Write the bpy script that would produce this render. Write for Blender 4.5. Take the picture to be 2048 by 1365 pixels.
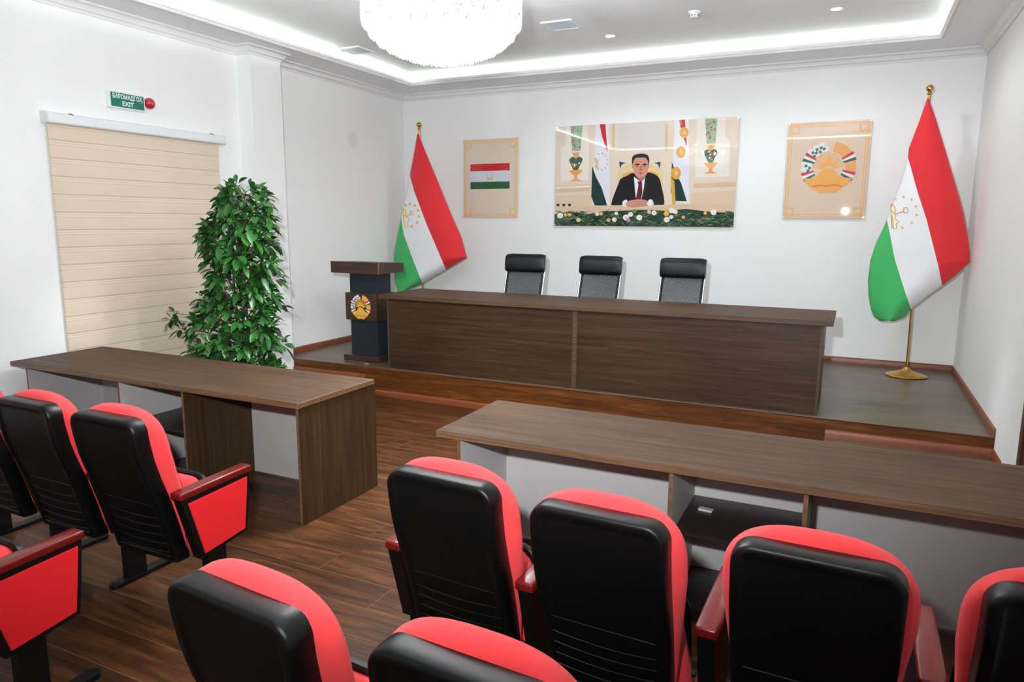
import bpy, bmesh, math, random
import numpy as np
from mathutils import Vector, Matrix, Euler

for o in list(bpy.data.objects):
    bpy.data.objects.remove(o)
SC = bpy.context.scene
COL = SC.collection
PI = math.pi

# ------------------------------------------------------------------ camera
CAM = np.array([5.6719, -8.4165, 1.7808])
YAW, PITCH, ROLL, FPX = 0.4457, 0.166, 0.0063, 1423.45
_f = np.array([-math.sin(YAW)*math.cos(PITCH), math.cos(YAW)*math.cos(PITCH), -math.sin(PITCH)])
_r = np.array([math.cos(YAW), math.sin(YAW), 0.0])
_u = np.cross(_r, _f)
_r, _u = _r*math.cos(ROLL)+_u*math.sin(ROLL), -_r*math.sin(ROLL)+_u*math.cos(ROLL)
cd = bpy.data.cameras.new('camera'); cam = bpy.data.objects.new('camera', cd); COL.objects.link(cam)
cd.sensor_width = 36.0; cd.sensor_fit = 'HORIZONTAL'; cd.lens = FPX*36.0/2048.0; cd.clip_start = 0.05
M = Matrix(((_r[0], _u[0], -_f[0], CAM[0]), (_r[1], _u[1], -_f[1], CAM[1]), (_r[2], _u[2], -_f[2], CAM[2]), (0, 0, 0, 1)))
cam.matrix_world = M
SC.camera = cam

# ------------------------------------------------------------------ world, lights, exposure
w = bpy.data.worlds.new('world'); SC.world = w; w.use_nodes = True
w.node_tree.nodes['Background'].inputs[0].default_value = (0.75, 0.85, 1.0, 1)
w.node_tree.nodes['Background'].inputs[1].default_value = 0.3
SC.view_settings.view_transform = 'Standard'; SC.view_settings.look = 'None'
SC.view_settings.gamma = 1.0; SC.view_settings.use_curve_mapping = False
SC.view_settings.exposure = 0.0

def area(name, loc, rot, sx, sy, power, color=(1, 1, 1), spread=PI):
    l = bpy.data.lights.new(name, 'AREA'); l.shape = 'RECTANGLE'; l.size = sx; l.size_y = sy
    l.energy = power; l.color = color; l.spread = spread
    o = bpy.data.objects.new(name, l); COL.objects.link(o); o.location = loc; o.rotation_euler = rot
    return o

# photographer's flash, held just above the camera and tilted up
FLASH_W, BULB_W, COVE_W, DOWN_W = 960, 980, 205.0, 55
COOL = (0.93, 0.985, 1.03)
fl = bpy.data.lights.new('camera_flash', 'SPOT'); fl.energy = FLASH_W; fl.shadow_soft_size = 0.04
fl.spot_size = math.radians(124); fl.spot_blend = 1.0; fl.color = COOL
fo = bpy.data.objects.new('camera_flash', fl); COL.objects.link(fo)
fo.location = (5.42, -8.42, 2.05)
fo.rotation_euler = Vector((-0.46, 0.885, 0.20)).to_track_quat('-Z', 'Y').to_euler()

# room dimensions
W = 6.669; YR = -9.05; HS = 0.2925; YS = -2.549; ZSOF = 3.46; ZCEIL = 3.572; XF = 0.04; XC = 0.223; YC0 = -2.96
LX0, LX1, LY0, LY1 = 0.53, 6.232, -8.15, -0.62     # opening of the cove
COVE = (0.90, 1.0, 0.90)
area('cove_light', ((LX0+LX1)/2, LY1+0.20, ZCEIL-0.03), (PI, 0, 0), LX1-LX0+0.2, 0.03, COVE_W, COVE)
area('cove_light', ((LX0+LX1)/2, LY0-0.20, ZCEIL-0.03), (PI, 0, 0), LX1-LX0+0.2, 0.03, COVE_W, COVE)
area('cove_light', (LX0-0.20, (LY0+LY1)/2, ZCEIL-0.03), (PI, 0, 0), 0.03, LY1-LY0+0.2, COVE_W*1.3, COVE)
area('cove_light', (LX1+0.20, (LY0+LY1)/2, ZCEIL-0.03), (PI, 0, 0), 0.03, LY1-LY0+0.2, COVE_W*1.3, COVE)
CH = Vector((3.23, -4.35, 0))
BULBS = [(0.33*math.cos(2*PI*k/10), 0.33*math.sin(2*PI*k/10), 3.06) for k in range(10)]
for bx_, by_, bz_ in BULBS:      # one lamp per candle bulb of the chandelier
    pl = bpy.data.lights.new('chandelier_bulb', 'POINT'); pl.energy = BULB_W/10; pl.shadow_soft_size = 0.02; pl.color = COOL
    po = bpy.data.objects.new('chandelier_bulb', pl); COL.objects.link(po); po.location = (CH.x+bx_, CH.y+by_, bz_-0.03)

# ------------------------------------------------------------------ small tools
def un(px, py, ax, val):
    d = _f + _r*(px-1024)/FPX - _u*(py-682.5)/FPX
    t = (val-CAM[ax])/d[ax]
    return CAM + t*d

def lin(c):
    return tuple(((v/255)/12.92 if v/255 <= 0.04045 else ((v/255+0.055)/1.055)**2.4) for v in c)

MATS = {}
def mat(name, rgb, rough=0.5, metal=0.0, spec=0.5, coat=0.0, coat_rough=0.05, sheen=0.0, emit=None, estr=0.0, linear=False, noise=0.0, nscale=20, bump=0.0, bscale=200, sheen_rough=0.4):
    if name in MATS: return MATS[name]
    m = bpy.data.materials.new(name); m.use_nodes = True
    nt = m.node_tree; b = nt.nodes['Principled BSDF']
    c = rgb if linear else lin(rgb)
    b.inputs['Base Color'].default_value = (*c, 1)
    b.inputs['Roughness'].default_value = rough; b.inputs['Metallic'].default_value = metal
    b.inputs['Specular IOR Level'].default_value = spec
    b.inputs['Coat Weight'].default_value = coat; b.inputs['Coat Roughness'].default_value = coat_rough
    b.inputs['Sheen Weight'].default_value = sheen; b.inputs['Sheen Roughness'].default_value = sheen_rough
    if emit:
        b.inputs['Emission Color'].default_value = (*lin(emit), 1); b.inputs['Emission Strength'].default_value = estr
    tc = None
    if noise or bump:
        tc = nt.nodes.new('ShaderNodeTexCoord')
    if noise:
        n = nt.nodes.new('ShaderNodeTexNoise'); n.inputs['Scale'].default_value = nscale; n.inputs['Detail'].default_value = 4
        nt.links.new(tc.outputs['Object'], n.inputs['Vector'])
        r = nt.nodes.new('ShaderNodeValToRGB')
        r.color_ramp.elements[0].position = 0.3; r.color_ramp.elements[1].position = 0.7
        r.color_ramp.elements[0].color = (*[v*(1-noise) for v in c], 1); r.color_ramp.elements[1].color = (*[min(1, v*(1+noise)) for v in c], 1)
        nt.links.new(n.outputs['Fac'], r.inputs['Fac']); nt.links.new(r.outputs['Color'], b.inputs['Base Color'])
    if bump:
        n2 = nt.nodes.new('ShaderNodeTexNoise'); n2.inputs['Scale'].default_value = bscale; n2.inputs['Detail'].default_value = 3
        nt.links.new(tc.outputs['Object'], n2.inputs['Vector'])
        bp = nt.nodes.new('ShaderNodeBump'); bp.inputs['Strength'].default_value = bump; bp.inputs['Distance'].default_value = 0.002
        nt.links.new(n2.outputs['Fac'], bp.inputs['Height']); nt.links.new(bp.outputs['Normal'], b.inputs['Normal'])
    MATS[name] = m
    return m

def wood(name, dark, mid, light, axis='x', stretch=22, scale=2.2, rough=0.4, coat=0.0, spec=0.5, fine=0.5, coord='Object', seed=0.0, planks=None, dist=0.6, var=(0.78, 1.2)):
    """laminate with its grain along one axis; planks=(length,width) adds boards with narrow joints"""
    if name in MATS: return MATS[name]
    m = bpy.data.materials.new(name); m.use_nodes = True; nt = m.node_tree; L = nt.links; b = nt.nodes['Principled BSDF']
    N = nt.nodes.new
    tc = N('ShaderNodeTexCoord'); src = tc.outputs[coord]
    sc = {'x': (1, stretch, stretch), 'y': (stretch, 1, stretch), 'z': (stretch, stretch, 1)}[axis]
    off = None
    if planks:
        br = N('ShaderNodeTexBrick'); br.offset = 0.37; br.squash = 1.0
        br.inputs['Scale'].default_value = 1.0; br.inputs['Brick Width'].default_value = planks[0]; br.inputs['Row Height'].default_value = planks[1]
        br.inputs['Mortar Size'].default_value = planks[2]; br.inputs['Mortar Smooth'].default_value = 0.1
        br.inputs['Color1'].default_value = (0, 0, 0, 1); br.inputs['Color2'].default_value = (1, 1, 1, 1); br.inputs['Mortar'].default_value = (0.5, 0.5, 0.5, 1)
        L.new(src, br.inputs['Vector'])
        add = N('ShaderNodeVectorMath'); add.operation = 'MULTIPLY_ADD'
        L.new(br.outputs['Color'], add.inputs[0]); add.inputs[1].default_value = (7.3, 3.1, 5.7); L.new(src, add.inputs[2])
        src2 = add.outputs[0]
    else:
        src2 = src
    mp = N('ShaderNodeMapping'); mp.inputs['Scale'].default_value = sc; mp.inputs['Location'].default_value = (seed, seed*1.7, seed*0.6); L.new(src2, mp.inputs['Vector'])
    n = N('ShaderNodeTexNoise'); n.inputs['Scale'].default_value = scale; n.inputs['Detail'].default_value = 8; n.inputs['Roughness'].default_value = 0.62
    n.inputs['Distortion'].default_value = dist
    L.new(mp.outputs[0], n.inputs['Vector'])
    n3 = N('ShaderNodeTexNoise'); n3.inputs['Scale'].default_value = scale*5; n3.inputs['Detail'].default_value = 3
    L.new(mp.outputs[0], n3.inputs['Vector'])
    mix = N('ShaderNodeMix'); mix.data_type = 'FLOAT'; mix.inputs[0].default_value = fine*0.5
    L.new(n.outputs['Fac'], mix.inputs[2]); L.new(n3.outputs['Fac'], mix.inputs[3])
    r = N('ShaderNodeValToRGB'); e = r.color_ramp.elements
    e[0].position = 0.34; e[0].color = (*lin(dark), 1); e[1].position = 0.68; e[1].color = (*lin(light), 1)
    k = e.new(0.5); k.color = (*lin(mid), 1)
    L.new(mix.outputs[0], r.inputs['Fac'])
    out = r.outputs['Color']
    if planks:
        hv = N('ShaderNodeHueSaturation'); L.new(out, hv.inputs['Color'])
        mr = N('ShaderNodeMapRange'); mr.inputs[3].default_value = var[0]; mr.inputs[4].default_value = var[1]
        L.new(br.outputs['Color'], mr.inputs[0]); L.new(mr.outputs[0], hv.inputs['Value'])
        mx = N('ShaderNodeMix'); mx.data_type = 'RGBA'
        L.new(br.outputs['Fac'], mx.inputs[0]); L.new(hv.outputs['Color'], mx.inputs[6]); mx.inputs[7].default_value = (*lin(planks[3]), 1)
        out = mx.outputs[2]
    L.new(out, b.inputs['Base Color'])
    b.inputs['Roughness'].default_value = rough; b.inputs['Coat Weight'].default_value = coat; b.inputs['Coat Roughness'].default_value = 0.15
    b.inputs['Specular IOR Level'].default_value = spec
    MATS[name] = m
    return m

class MB:
    """collects shapes of one mesh"""
    def __init__(s): s.v = []; s.f = []; s.m = []
    def add(s, vs, fs, mi=0):
        k = len(s.v); s.v += [tuple(float(c) for c in p) for p in vs]
        s.f += [tuple(i+k for i in q) for q in fs]; s.m += [mi]*len(fs)
    def box(s, x0, x1, y0, y1, z0, z1, mi=0, mats=None, bev=0.0, seg=2):
        """mats: material index per face direction, keys -x +x -y +y -z +z"""
        bm = bmesh.new()
        vs = [bm.verts.new(p) for p in ((x0,y0,z0),(x1,y0,z0),(x1,y1,z0),(x0,y1,z0),(x0,y0,z1),(x1,y0,z1),(x1,y1,z1),(x0,y1,z1))]
        for q in ((0,3,2,1),(4,5,6,7),(0,1,5,4),(1,2,6,5),(2,3,7,6),(3,0,4,7)): bm.faces.new([vs[i] for i in q])
        if bev: bmesh.ops.bevel(bm, geom=bm.edges[:], offset=bev, segments=seg, affect='EDGES', profile=0.5)
        bm.normal_update(); bm.verts.index_update()
        k = len(s.v); s.v += [tuple(v.co) for v in bm.verts]
        for f in bm.faces:
            s.f.append(tuple(v.index+k for v in f.verts)); i = mi
            if mats:
                n = f.normal; a = max(range(3), key=lambda j: abs(n[j]))
                i = mats.get(('-' if n[a] < 0 else '+')+'xyz'[a], mi)
            s.m.append(i)
        bm.free()
    def cyl(s, p0, p1, r0, r1=None, n=16, caps=True, mi=0):
        r1 = r0 if r1 is None else r1
        p0 = Vector(p0); p1 = Vector(p1); d = (p1-p0).normalized(); a = d.orthogonal().normalized(); b = d.cross(a)
        vs = []
        for p, r in ((p0, r0), (p1, r1)):
            for i in range(n): t = 2*PI*i/n; vs.append(p+(a*math.cos(t)+b*math.sin(t))*r)
        fs = [(i, (i+1) % n, n+(i+1) % n, n+i) for i in range(n)]
        if caps: fs += [tuple(range(n-1, -1, -1)), tuple(range(n, 2*n))]
        s.add(vs, fs, mi)
    def tube(s, pts, r, n=8, mi=0, flat=None, closed=False):
        """sweep a circle (or an ellipse r x flat) along points"""
        P = [Vector(p) for p in pts]; m = len(P); vs = []; up = None
        for i, p in enumerate(P):
            if closed: d = P[(i+1) % m]-P[i-1]
            else: d = P[min(i+1, m-1)]-P[max(i-1, 0)]
            d.normalize()
            if up is None: up = d.orthogonal().normalized()
            up = (up-d*up.dot(d)).normalized(); b = d.cross(up)
            rr = r[i] if isinstance(r, (list, tuple)) else r
            for k in range(n): t = 2*PI*k/n; vs.append(p+up*math.cos(t)*rr+b*math.sin(t)*(flat or rr))
        fs = []
        for i in range(m if closed else m-1):
            j = (i+1) % m
            for k in range(n): fs.append((i*n+k, i*n+(k+1) % n, j*n+(k+1) % n, j*n+k))
        if not closed: fs += [tuple(range(n-1, -1, -1)), tuple((m-1)*n+k for k in range(n))]
        s.add(vs, fs, mi)
    def lathe(s, prof, c=(0, 0, 0), n=32, mi=0, arc=None):
        vs = [];
        for r, z in prof:
            for i in range(n): t = 2*PI*i/n; vs.append((c[0]+r*math.cos(t), c[1]+r*math.sin(t), c[2]+z))
        fs = []
        for j in range(len(prof)-1):
            for i in range(n): fs.append((j*n+i, j*n+(i+1) % n, (j+1)*n+(i+1) % n, (j+1)*n+i))
        s.add(vs, fs, mi)
    def sphere(s, c, r, n=16, mi=0, sc=(1, 1, 1)):
        m = n//2; vs = []; fs = []
        for j in range(m+1):
            a = PI*j/m
            for i in range(n): t = 2*PI*i/n; vs.append((c[0]+r*sc[0]*math.sin(a)*math.cos(t), c[1]+r*sc[1]*math.sin(a)*math.sin(t), c[2]+r*sc[2]*math.cos(a)))
        for j in range(m):
            for i in range(n): fs.append((j*n+i, (j+1)*n+i, (j+1)*n+(i+1) % n, j*n+(i+1) % n))
        s.add(vs, fs, mi)
    def prism(s, poly, axis, a0, a1, mi=0, mi_cap=None):
        """poly in the two other axes (in xyz order), extruded along axis"""
        n = len(poly); vs = []
        for a in (a0, a1):
            for p in poly:
                q = list(p); q.insert('xyz'.index(axis), a); vs.append(q)
        fs = [(i, (i+1) % n, n+(i+1) % n, n+i) for i in range(n)]
        s.add(vs, fs, mi); s.add(vs, [tuple(range(n-1, -1, -1)), tuple(range(n, 2*n))], mi if mi_cap is None else mi_cap)
    def loft(s, loops, cap0=False, cap1=False, mi=0, mis=None):
        n = len(loops[0]); vs = [p for l in loops for p in l]; k = len(loops)
        for j in range(k-1):
            s_f = [(j*n+i, j*n+(i+1) % n, (j+1)*n+(i+1) % n, (j+1)*n+i) for i in range(n)]
            if j == 0: base = len(s.v); s.v += [tuple(float(c) for c in p) for p in vs]
            s.f += [tuple(i+base for i in q) for q in s_f]; s.m += [mis[j] if mis else mi]*n
        if cap0: s.f.append(tuple(base+i for i in range(n-1, -1, -1))); s.m.append(mi)
        if cap1: s.f.append(tuple(base+(k-1)*n+i for i in range(n))); s.m.append(mi)
    def build(s, name, mats, parent=None, smooth=None, fix=True, **props):
        me = bpy.data.meshes.new(name); me.from_pydata(s.v, [], s.f)
        for m in (mats if isinstance(mats, (list, tuple)) else [mats]): me.materials.append(m)
        me.polygons.foreach_set('material_index', s.m)
        if fix:
            bm = bmesh.new(); bm.from_mesh(me); bmesh.ops.remove_doubles(bm, verts=bm.verts[:], dist=1e-6)
            bmesh.ops.recalc_face_normals(bm, faces=bm.faces[:]); bm.to_mesh(me); bm.free()
        if smooth is not None:
            me.polygons.foreach_set('use_smooth', [True]*len(me.polygons))
            me.set_sharp_from_angle(angle=math.radians(smooth))
        me.update()
        o = bpy.data.objects.new(name, me); COL.objects.link(o)
        if parent is not None: o.parent = parent
        for k_, v_ in props.items(): o[k_] = v_
        return o

def thing(name, label, cat, loc=(0, 0, 0), group=None, rz=0.0):
    o = bpy.data.objects.new(name, None); COL.objects.link(o); o.location = loc; o.rotation_euler = (0, 0, rz)
    o.empty_display_size = 0.1
    o['label'] = label; o['category'] = cat
    if group: o['group'] = group
    return o
def tag(o, label, cat, group=None):
    o['label'] = label; o['category'] = cat
    if group: o['group'] = group
    return o
def struct(o):
    o['kind'] = 'structure'; return o
def dup(root, loc, label, group=None):
    r = root.copy(); COL.objects.link(r); r.location = loc; r['label'] = label
    if group: r['group'] = group
    def rec(a, b):
        for ch in list(a.children):
            c = ch.copy(); COL.objects.link(c); c.parent = b; rec(ch, c)
    rec(root, r); return r

def smoothpoly(pts, n=6):
    """closed Catmull-Rom through points"""
    out = []; m = len(pts)
    for i in range(m):
        p0, p1, p2, p3 = [np.array(pts[(i+k) % m], float) for k in (-1, 0, 1, 2)]
        for j in range(n):
            t = j/n
            out.append(tuple(0.5*((2*p1)+(-p0+p2)*t+(2*p0-5*p1+4*p2-p3)*t*t+(-p0+3*p1-3*p2+p3)*t**3)))
    return out

# ------------------------------------------------------------------ materials
m_wall = mat('wall_paint', (243, 243, 242), 0.75, spec=0.25, bump=0.08, bscale=120)
m_ceil = mat('ceiling_paint', (238, 240, 241), 0.5, spec=0.3, bump=0.05, bscale=3)
m_trim = mat('plaster_moulding', (230, 229, 228), 0.6, spec=0.3)
m_floor = wood('floor_laminate', (36, 19, 8), (69, 39, 18), (108, 66, 35), 'x', stretch=10, scale=1.5, rough=0.40, spec=0.28, planks=(1.25, 0.205, 0.0013, (128, 94, 64)), fine=0.5, dist=1.1, var=(0.88, 1.10))
m_riser = wood('riser_laminate', (50, 24, 7), (86, 46, 15), (122, 70, 26), 'x', stretch=16, scale=1.5, rough=0.42, spec=0.3)
m_stage = wood('stage_laminate', (66, 50, 38), (92, 74, 58), (116, 96, 78), 'x', stretch=18, scale=1.5, rough=0.32, spec=0.5, planks=(1.25, 0.195, 0.0012, (60, 46, 36)))
m_skirt = mat('skirting_brown', (120, 62, 36), 0.38, noise=0.12, nscale=6)
m_walnut = wood('walnut_top', (54, 39, 28), (74, 55, 41), (97, 73, 55), 'x', stretch=26, scale=1.4, rough=0.55, spec=0.16)
m_walnut_v = wood('walnut_upright', (44, 29, 16), (60, 42, 24), (78, 57, 34), 'z', stretch=26, scale=1.4, rough=0.45, spec=0.25)
m_walnut_f = wood('walnut_front', (38, 25, 16), (57, 40, 27), (77, 54, 37), 'x', stretch=26, scale=1.4, rough=0.45, spec=0.25, seed=3.0)
m_edge = wood('edge_band', (80, 56, 37), (104, 75, 51), (126, 94, 66), 'x', stretch=40, scale=1.2, rough=0.45)
m_edge_dark = wood('edge_band_dark', (62, 46, 33), (78, 59, 44), (94, 73, 56), 'x', stretch=40, scale=1.2, rough=0.5, spec=0.25)
m_shelf = mat('dark_shelf', (34, 25, 20), 0.4, noise=0.15)
m_white = mat('white_board', (178, 174, 172), 0.5, noise=0.02, nscale=3)
m_red = mat('red_fabric', (224, 46, 49), 0.8, spec=0.25, sheen=0.10, sheen_rough=0.8, bump=0.25, bscale=900)
m_redside = mat('red_side_fabric', (218, 28, 34), 0.85, spec=0.2, sheen=0.1, bump=0.2, bscale=900)
m_plastic = mat('black_plastic', (6, 8, 8), 0.34, spec=0.28, bump=0.15, bscale=1500)
m_metal = mat('black_steel', (8, 9, 10), 0.42, spec=0.3)
m_arm = wood('cherry_armrest', (84, 12, 10), (100, 18, 14), (116, 26, 20), 'y', stretch=30, scale=2, rough=0.28, coat=0.15, spec=0.35)
m_gold = mat('polished_brass', (205, 165, 85), 0.22, metal=1.0)
m_chrome = mat('chrome', (225, 228, 230), 0.12, metal=1.0)
m_leather = mat('black_leather', (9, 14, 17), 0.42, spec=0.28, bump=0.2, bscale=300)
m_slate = mat('slate_blue_board', (26, 36, 43), 0.45, spec=0.3)
m_podwood = wood('podium_walnut', (38, 24, 16), (56, 38, 26), (72, 52, 38), 'x', stretch=26, scale=1.6, rough=0.4)
m_wplastic = mat('white_plastic', (232, 234, 236), 0.35)
m_black = mat('matte_black', (8, 8, 9), 0.6)
m_flagred = mat('flag_red', (206, 40, 46), 0.75)

# ------------------------------------------------------------------ room shell
def quadbox(name, mt, *a, **k):
    b = MB(); b.box(*a, **k); return struct(b.build(name, mt))
quadbox('floor', m_floor, -0.2, W+0.2, YR-0.2, 0.2, -0.1, 0.0)
quadbox('wall_back', m_wall, -0.2, W+0.2, 0.0, 0.15, 0.0, 3.75)
quadbox('wall_rear', m_wall, -0.2, W+0.2, YR-0.15, YR, 0.0, 3.75)
quadbox('wall_right', m_wall, W, W+0.15, YR, 0.0, 0.0, 3.75)

# left wall: stage part, pilaster and window part, one solid outline
b = MB()
b.prism([(-0.2, 0.0), (0.0, 0.0), (0.0, YS), (XC, YS), (XC, YC0), (XF, YC0), (XF, YR), (-0.2, YR)], 'z', 0.0, 3.75)
wl = struct(b.build('wall_left', m_wall))
# a faint round darker patch on the stage part of the left wall
mw = m_wall.copy(); mw.name = 'wall_paint_dark_patch'; nt = mw.node_tree; bs = nt.nodes['Principled BSDF']
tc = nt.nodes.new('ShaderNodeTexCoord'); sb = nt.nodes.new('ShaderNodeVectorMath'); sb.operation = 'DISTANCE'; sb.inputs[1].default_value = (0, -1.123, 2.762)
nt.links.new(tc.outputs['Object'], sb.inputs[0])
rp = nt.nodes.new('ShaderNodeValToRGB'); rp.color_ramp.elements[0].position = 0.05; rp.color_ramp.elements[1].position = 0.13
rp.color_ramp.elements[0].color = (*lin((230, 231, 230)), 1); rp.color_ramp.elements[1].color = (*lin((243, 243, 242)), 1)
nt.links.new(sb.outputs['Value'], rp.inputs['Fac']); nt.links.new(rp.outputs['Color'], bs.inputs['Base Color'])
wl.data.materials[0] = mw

quadbox('ceiling', m_ceil, -0.2, W+0.2, YR-0.2, 0.2, ZCEIL, ZCEIL+0.1)
# dropped border of the ceiling around the cove
b = MB()
b.box(0-0.1, W+0.1, LY1+0.01, 0.1, ZSOF, ZSOF+0.012)
b.box(0-0.1, W+0.1, YR-0.1, LY0-0.01, ZSOF, ZSOF+0.012)
b.box(0-0.1, LX0-0.01, LY0-0.01, LY1+0.01, ZSOF, ZSOF+0.012)
b.box(LX1+0.01, W+0.1, LY0-0.01, LY1+0.01, ZSOF, ZSOF+0.012)
sf = struct(b.build('ceiling', m_ceil, fix=False))

def sweep(name, path, prof, mt, closed=False, smooth=40):
    """profile (out, z) swept along a 2D path; 'out' is to the left of travel"""
    P = [Vector((p[0], p[1])) for p in path]; n = len(P); loops = []
    for i in range(n):
        if closed: a = P[i]-P[i-1]; c = P[(i+1) % n]-P[i]
        else:
            a = P[i]-P[i-1] if i else P[1]-P[0]; c = P[i+1]-P[i] if i < n-1 else a
        a = a.normalized(); c = c.normalized()
        na = Vector((-a.y, a.x)); nc = Vector((-c.y, c.x)); mt_ = (na+nc)/(1+na.dot(nc))
        loops.append([(P[i].x+mt_.x*o, P[i].y+mt_.y*o, z) for o, z in prof])
    b = MB()
    if closed: loops.append(loops[0])
    b.loft(loops, cap0=not closed, cap1=not closed)
    return struct(b.build(name, mt, smooth=smooth))
# cornice, out = towards the room.  Path runs with the room on its left
cor = [(0, 3.375), (0.012, 3.375), (0.014, 3.39), (0.022, 3.398), (0.03, 3.402), (0.034, 3.412), (0.04, 3.43), (0.055, 3.442), (0.072, 3.447), (0.075, 3.46), (0, 3.46)]
sweep('trim_1', [(W, YR), (W, 0), (0, 0), (0, YS), (XC, YS), (XC, YC0), (XF, YC0), (XF, YR)], cor, m_trim)
# moulded lip of the cove (room opening inside), out = towards the centre
lip = [(-0.02, ZSOF-0.005), (-0.004, ZSOF-0.018), (0.004, ZSOF-0.020), (0.010, ZSOF-0.012), (0.012, ZSOF), (0.020, ZSOF+0.006), (0.022, ZSOF+0.022), (0.014, ZSOF+0.036), (0.0, ZSOF+0.040), (-0.02, ZSOF+0.040)]
sweep('trim_2', [(LX1, LY0), (LX1, LY1), (LX0, LY1), (LX0, LY0)], lip, m_trim, closed=True)

# stage with the two corner steps
XS0, XS1, SD = 1.186, 5.567, 0.30
b = MB()
b.box(0.001, W-0.001, YS, -0.001, 0.0, HS, mi=1, mats={'+z': 0})
struct(b.build('stage', [m_stage, m_riser]))
b = MB(); b.box(0.0, W-0.001, YS-0.006, YS+0.012, HS-0.004, HS+0.004, bev=0.003)
struct(b.build('trim_3', mat('stage_nosing', (96, 78, 62), 0.35)))
for k, (a, c) in enumerate(((XF+0.001, XS0), (XS1, W-0.001))):
    b = MB(); b.box(a, c, YS-SD, YS-0.001, 0.0, HS/2, mi=1, mats={'+z': 0})
    struct(b.build('step', [m_stage, m_riser]))
# skirting boards
sk = [(0, 0), (0.014, 0), (0.014, 0.045), (0.009, 0.056), (0.003, 0.062), (0, 0.062)]
def skirt(name, path, z):
    return sweep(name, path, [(o, zz+z) for o, zz in sk], m_skirt, smooth=30)
skirt('baseboard_back', [(W, YS), (W, 0), (0, 0), (0, YS)], HS)
skirt('baseboard_stage', [(XS1, YS-SD), (XS1, YS), (XS0, YS), (XS0, YS-SD)], 0.0)
skirt('baseboard_left_step', [(XS0, YS), (XC, YS)], HS/2)
skirt('baseboard_right_step', [(W, YS-SD), (W, YS), (XS1+0.003, YS)], HS/2)
skirt('baseboard_right', [(W, -3.36), (W, YS-SD)], 0.0)
skirt('baseboard_left', [(XC, YS-SD), (XC, YC0), (XF, YC0), (XF, YR)], 0.0)
# brown door with casing in the right wall, only its edge shows
b = MB()
b.box(W-0.02, W+0.0, -3.45, -3.365, 0, 2.12, bev=0.004); b.box(W-0.02, W, -4.48, -4.395, 0, 2.12, bev=0.004); b.box(W-0.02, W, -4.395, -3.45, 2.04, 2.12, bev=0.004)
dr = struct(b.build('door_1', mat('door_brown', (70, 40, 26), 0.4, noise=0.15)))
b = MB(); b.box(W-0.008, W, -4.395, -3.45, 0.005, 2.04); b.box(W-0.014, W-0.008, -4.28, -3.56, 1.1, 1.9, bev=0.004); b.box(W-0.014, W-0.008, -4.28, -3.56, 0.2, 0.95, bev=0.004)
b.build('door_leaf', MATS['door_brown'], dr)
b = MB(); b.tube([(W-0.008, -4.3, 1.02), (W-0.06, -4.3, 1.02), (W-0.06, -4.18, 1.02)], 0.009); b.build('door_handle', m_chrome, dr)

# ------------------------------------------------------------------ ceiling fittings
def vent(x, y, label):
    x, y = float(x), float(y); t = thing('ceiling_vent', label, 'air vent', (x, y, ZCEIL), 'square ceiling vents')
    s_ = 0.15; b = MB()
    for (a, c, d, e) in ((-s_, s_, -s_, -s_+0.028), (-s_, s_, s_-0.028, s_), (-s_, -s_+0.028, -s_+0.028, s_-0.028), (s_-0.028, s_, -s_+0.028, s_-0.028)):
        b.box(a, c, d, e, -0.014, 0.0, bev=0.003)
    b.build('frame', m_wplastic, t)
    b = MB(); b.box(-s_+0.02, s_-0.02, -s_+0.02, s_-0.02, -0.003, 0.0); b.build('backing', mat('vent_shadow', (120, 128, 136), 0.7), t)
    b = MB()
    for k in range(9):
        y_ = -s_+0.04+k*(2*s_-0.08)/8
        b.box(-s_+0.028, s_-0.028, y_-0.006, y_+0.006, -0.011, -0.008)
    b.build('louvres', mat('vent_slat', (190, 198, 206), 0.4), t)
vent(*un(1123, 49, 2, ZCEIL)[:2], 'square white ceiling vent to the right of the chandelier')
vent(*un(712, 100, 2, ZCEIL)[:2], 'square ceiling vent at the left cove, beside the chandelier shadow')
m_lamp = mat('lamp_face', (255, 255, 255), 0.5, emit=(255, 255, 255), estr=12)
for x, y, lb in ((*un(1220, 72, 2, ZCEIL)[:2], 'small round white downlight near the middle of the ceiling'), (*un(1673, 18, 2, ZCEIL)[:2], 'small round white downlight at the right, near the cove corner')):
    x, y = float(x), float(y); t = thing('downlight', lb, 'ceiling light', (x, y, ZCEIL), 'round ceiling downlights')
    b = MB(); b.lathe([(0.038, 0.0), (0.052, -0.004), (0.056, -0.002), (0.057, 0.0)], n=32); b.build('trim_ring', m_wplastic, t, smooth=40)
    b = MB(); b.lathe([(0.0, -0.003), (0.04, -0.003)], n=32); b.build('diffuser', m_lamp, t)
    sl = bpy.data.lights.new('downlight_beam', 'SPOT'); sl.energy = DOWN_W; sl.color = COOL; sl.spot_size = math.radians(165); sl.spot_blend = 0.5; sl.shadow_soft_size = 0.04
    so = bpy.data.objects.new('downlight_beam', sl); COL.objects.link(so); so.location = (x, y, ZCEIL-0.012)
t = thing('smoke_detector', 'small white domed smoke detector on the ceiling between downlights', 'smoke detector', (*[float(q) for q in un(1389, 24, 2, ZCEIL)[:2]], ZCEIL))
b = MB(); b.lathe([(0.0, -0.012), (0.055, -0.012), (0.055, 0.0)], n=32); b.build('base_plate', m_wplastic, t, smooth=40)
b = MB(); b.lathe([(0.0, -0.05), (0.028, -0.049), (0.036, -0.043), (0.04, -0.03), (0.042, -0.012)], n=32); b.build('dome', m_wplastic, t, smooth=40)
b = MB()
for k in range(10): a = 2*PI*k/10; b.box(0.04*math.cos(a)-0.004, 0.04*math.cos(a)+0.004, 0.04*math.sin(a)-0.004, 0.04*math.sin(a)+0.004, -0.036, -0.026)
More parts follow.
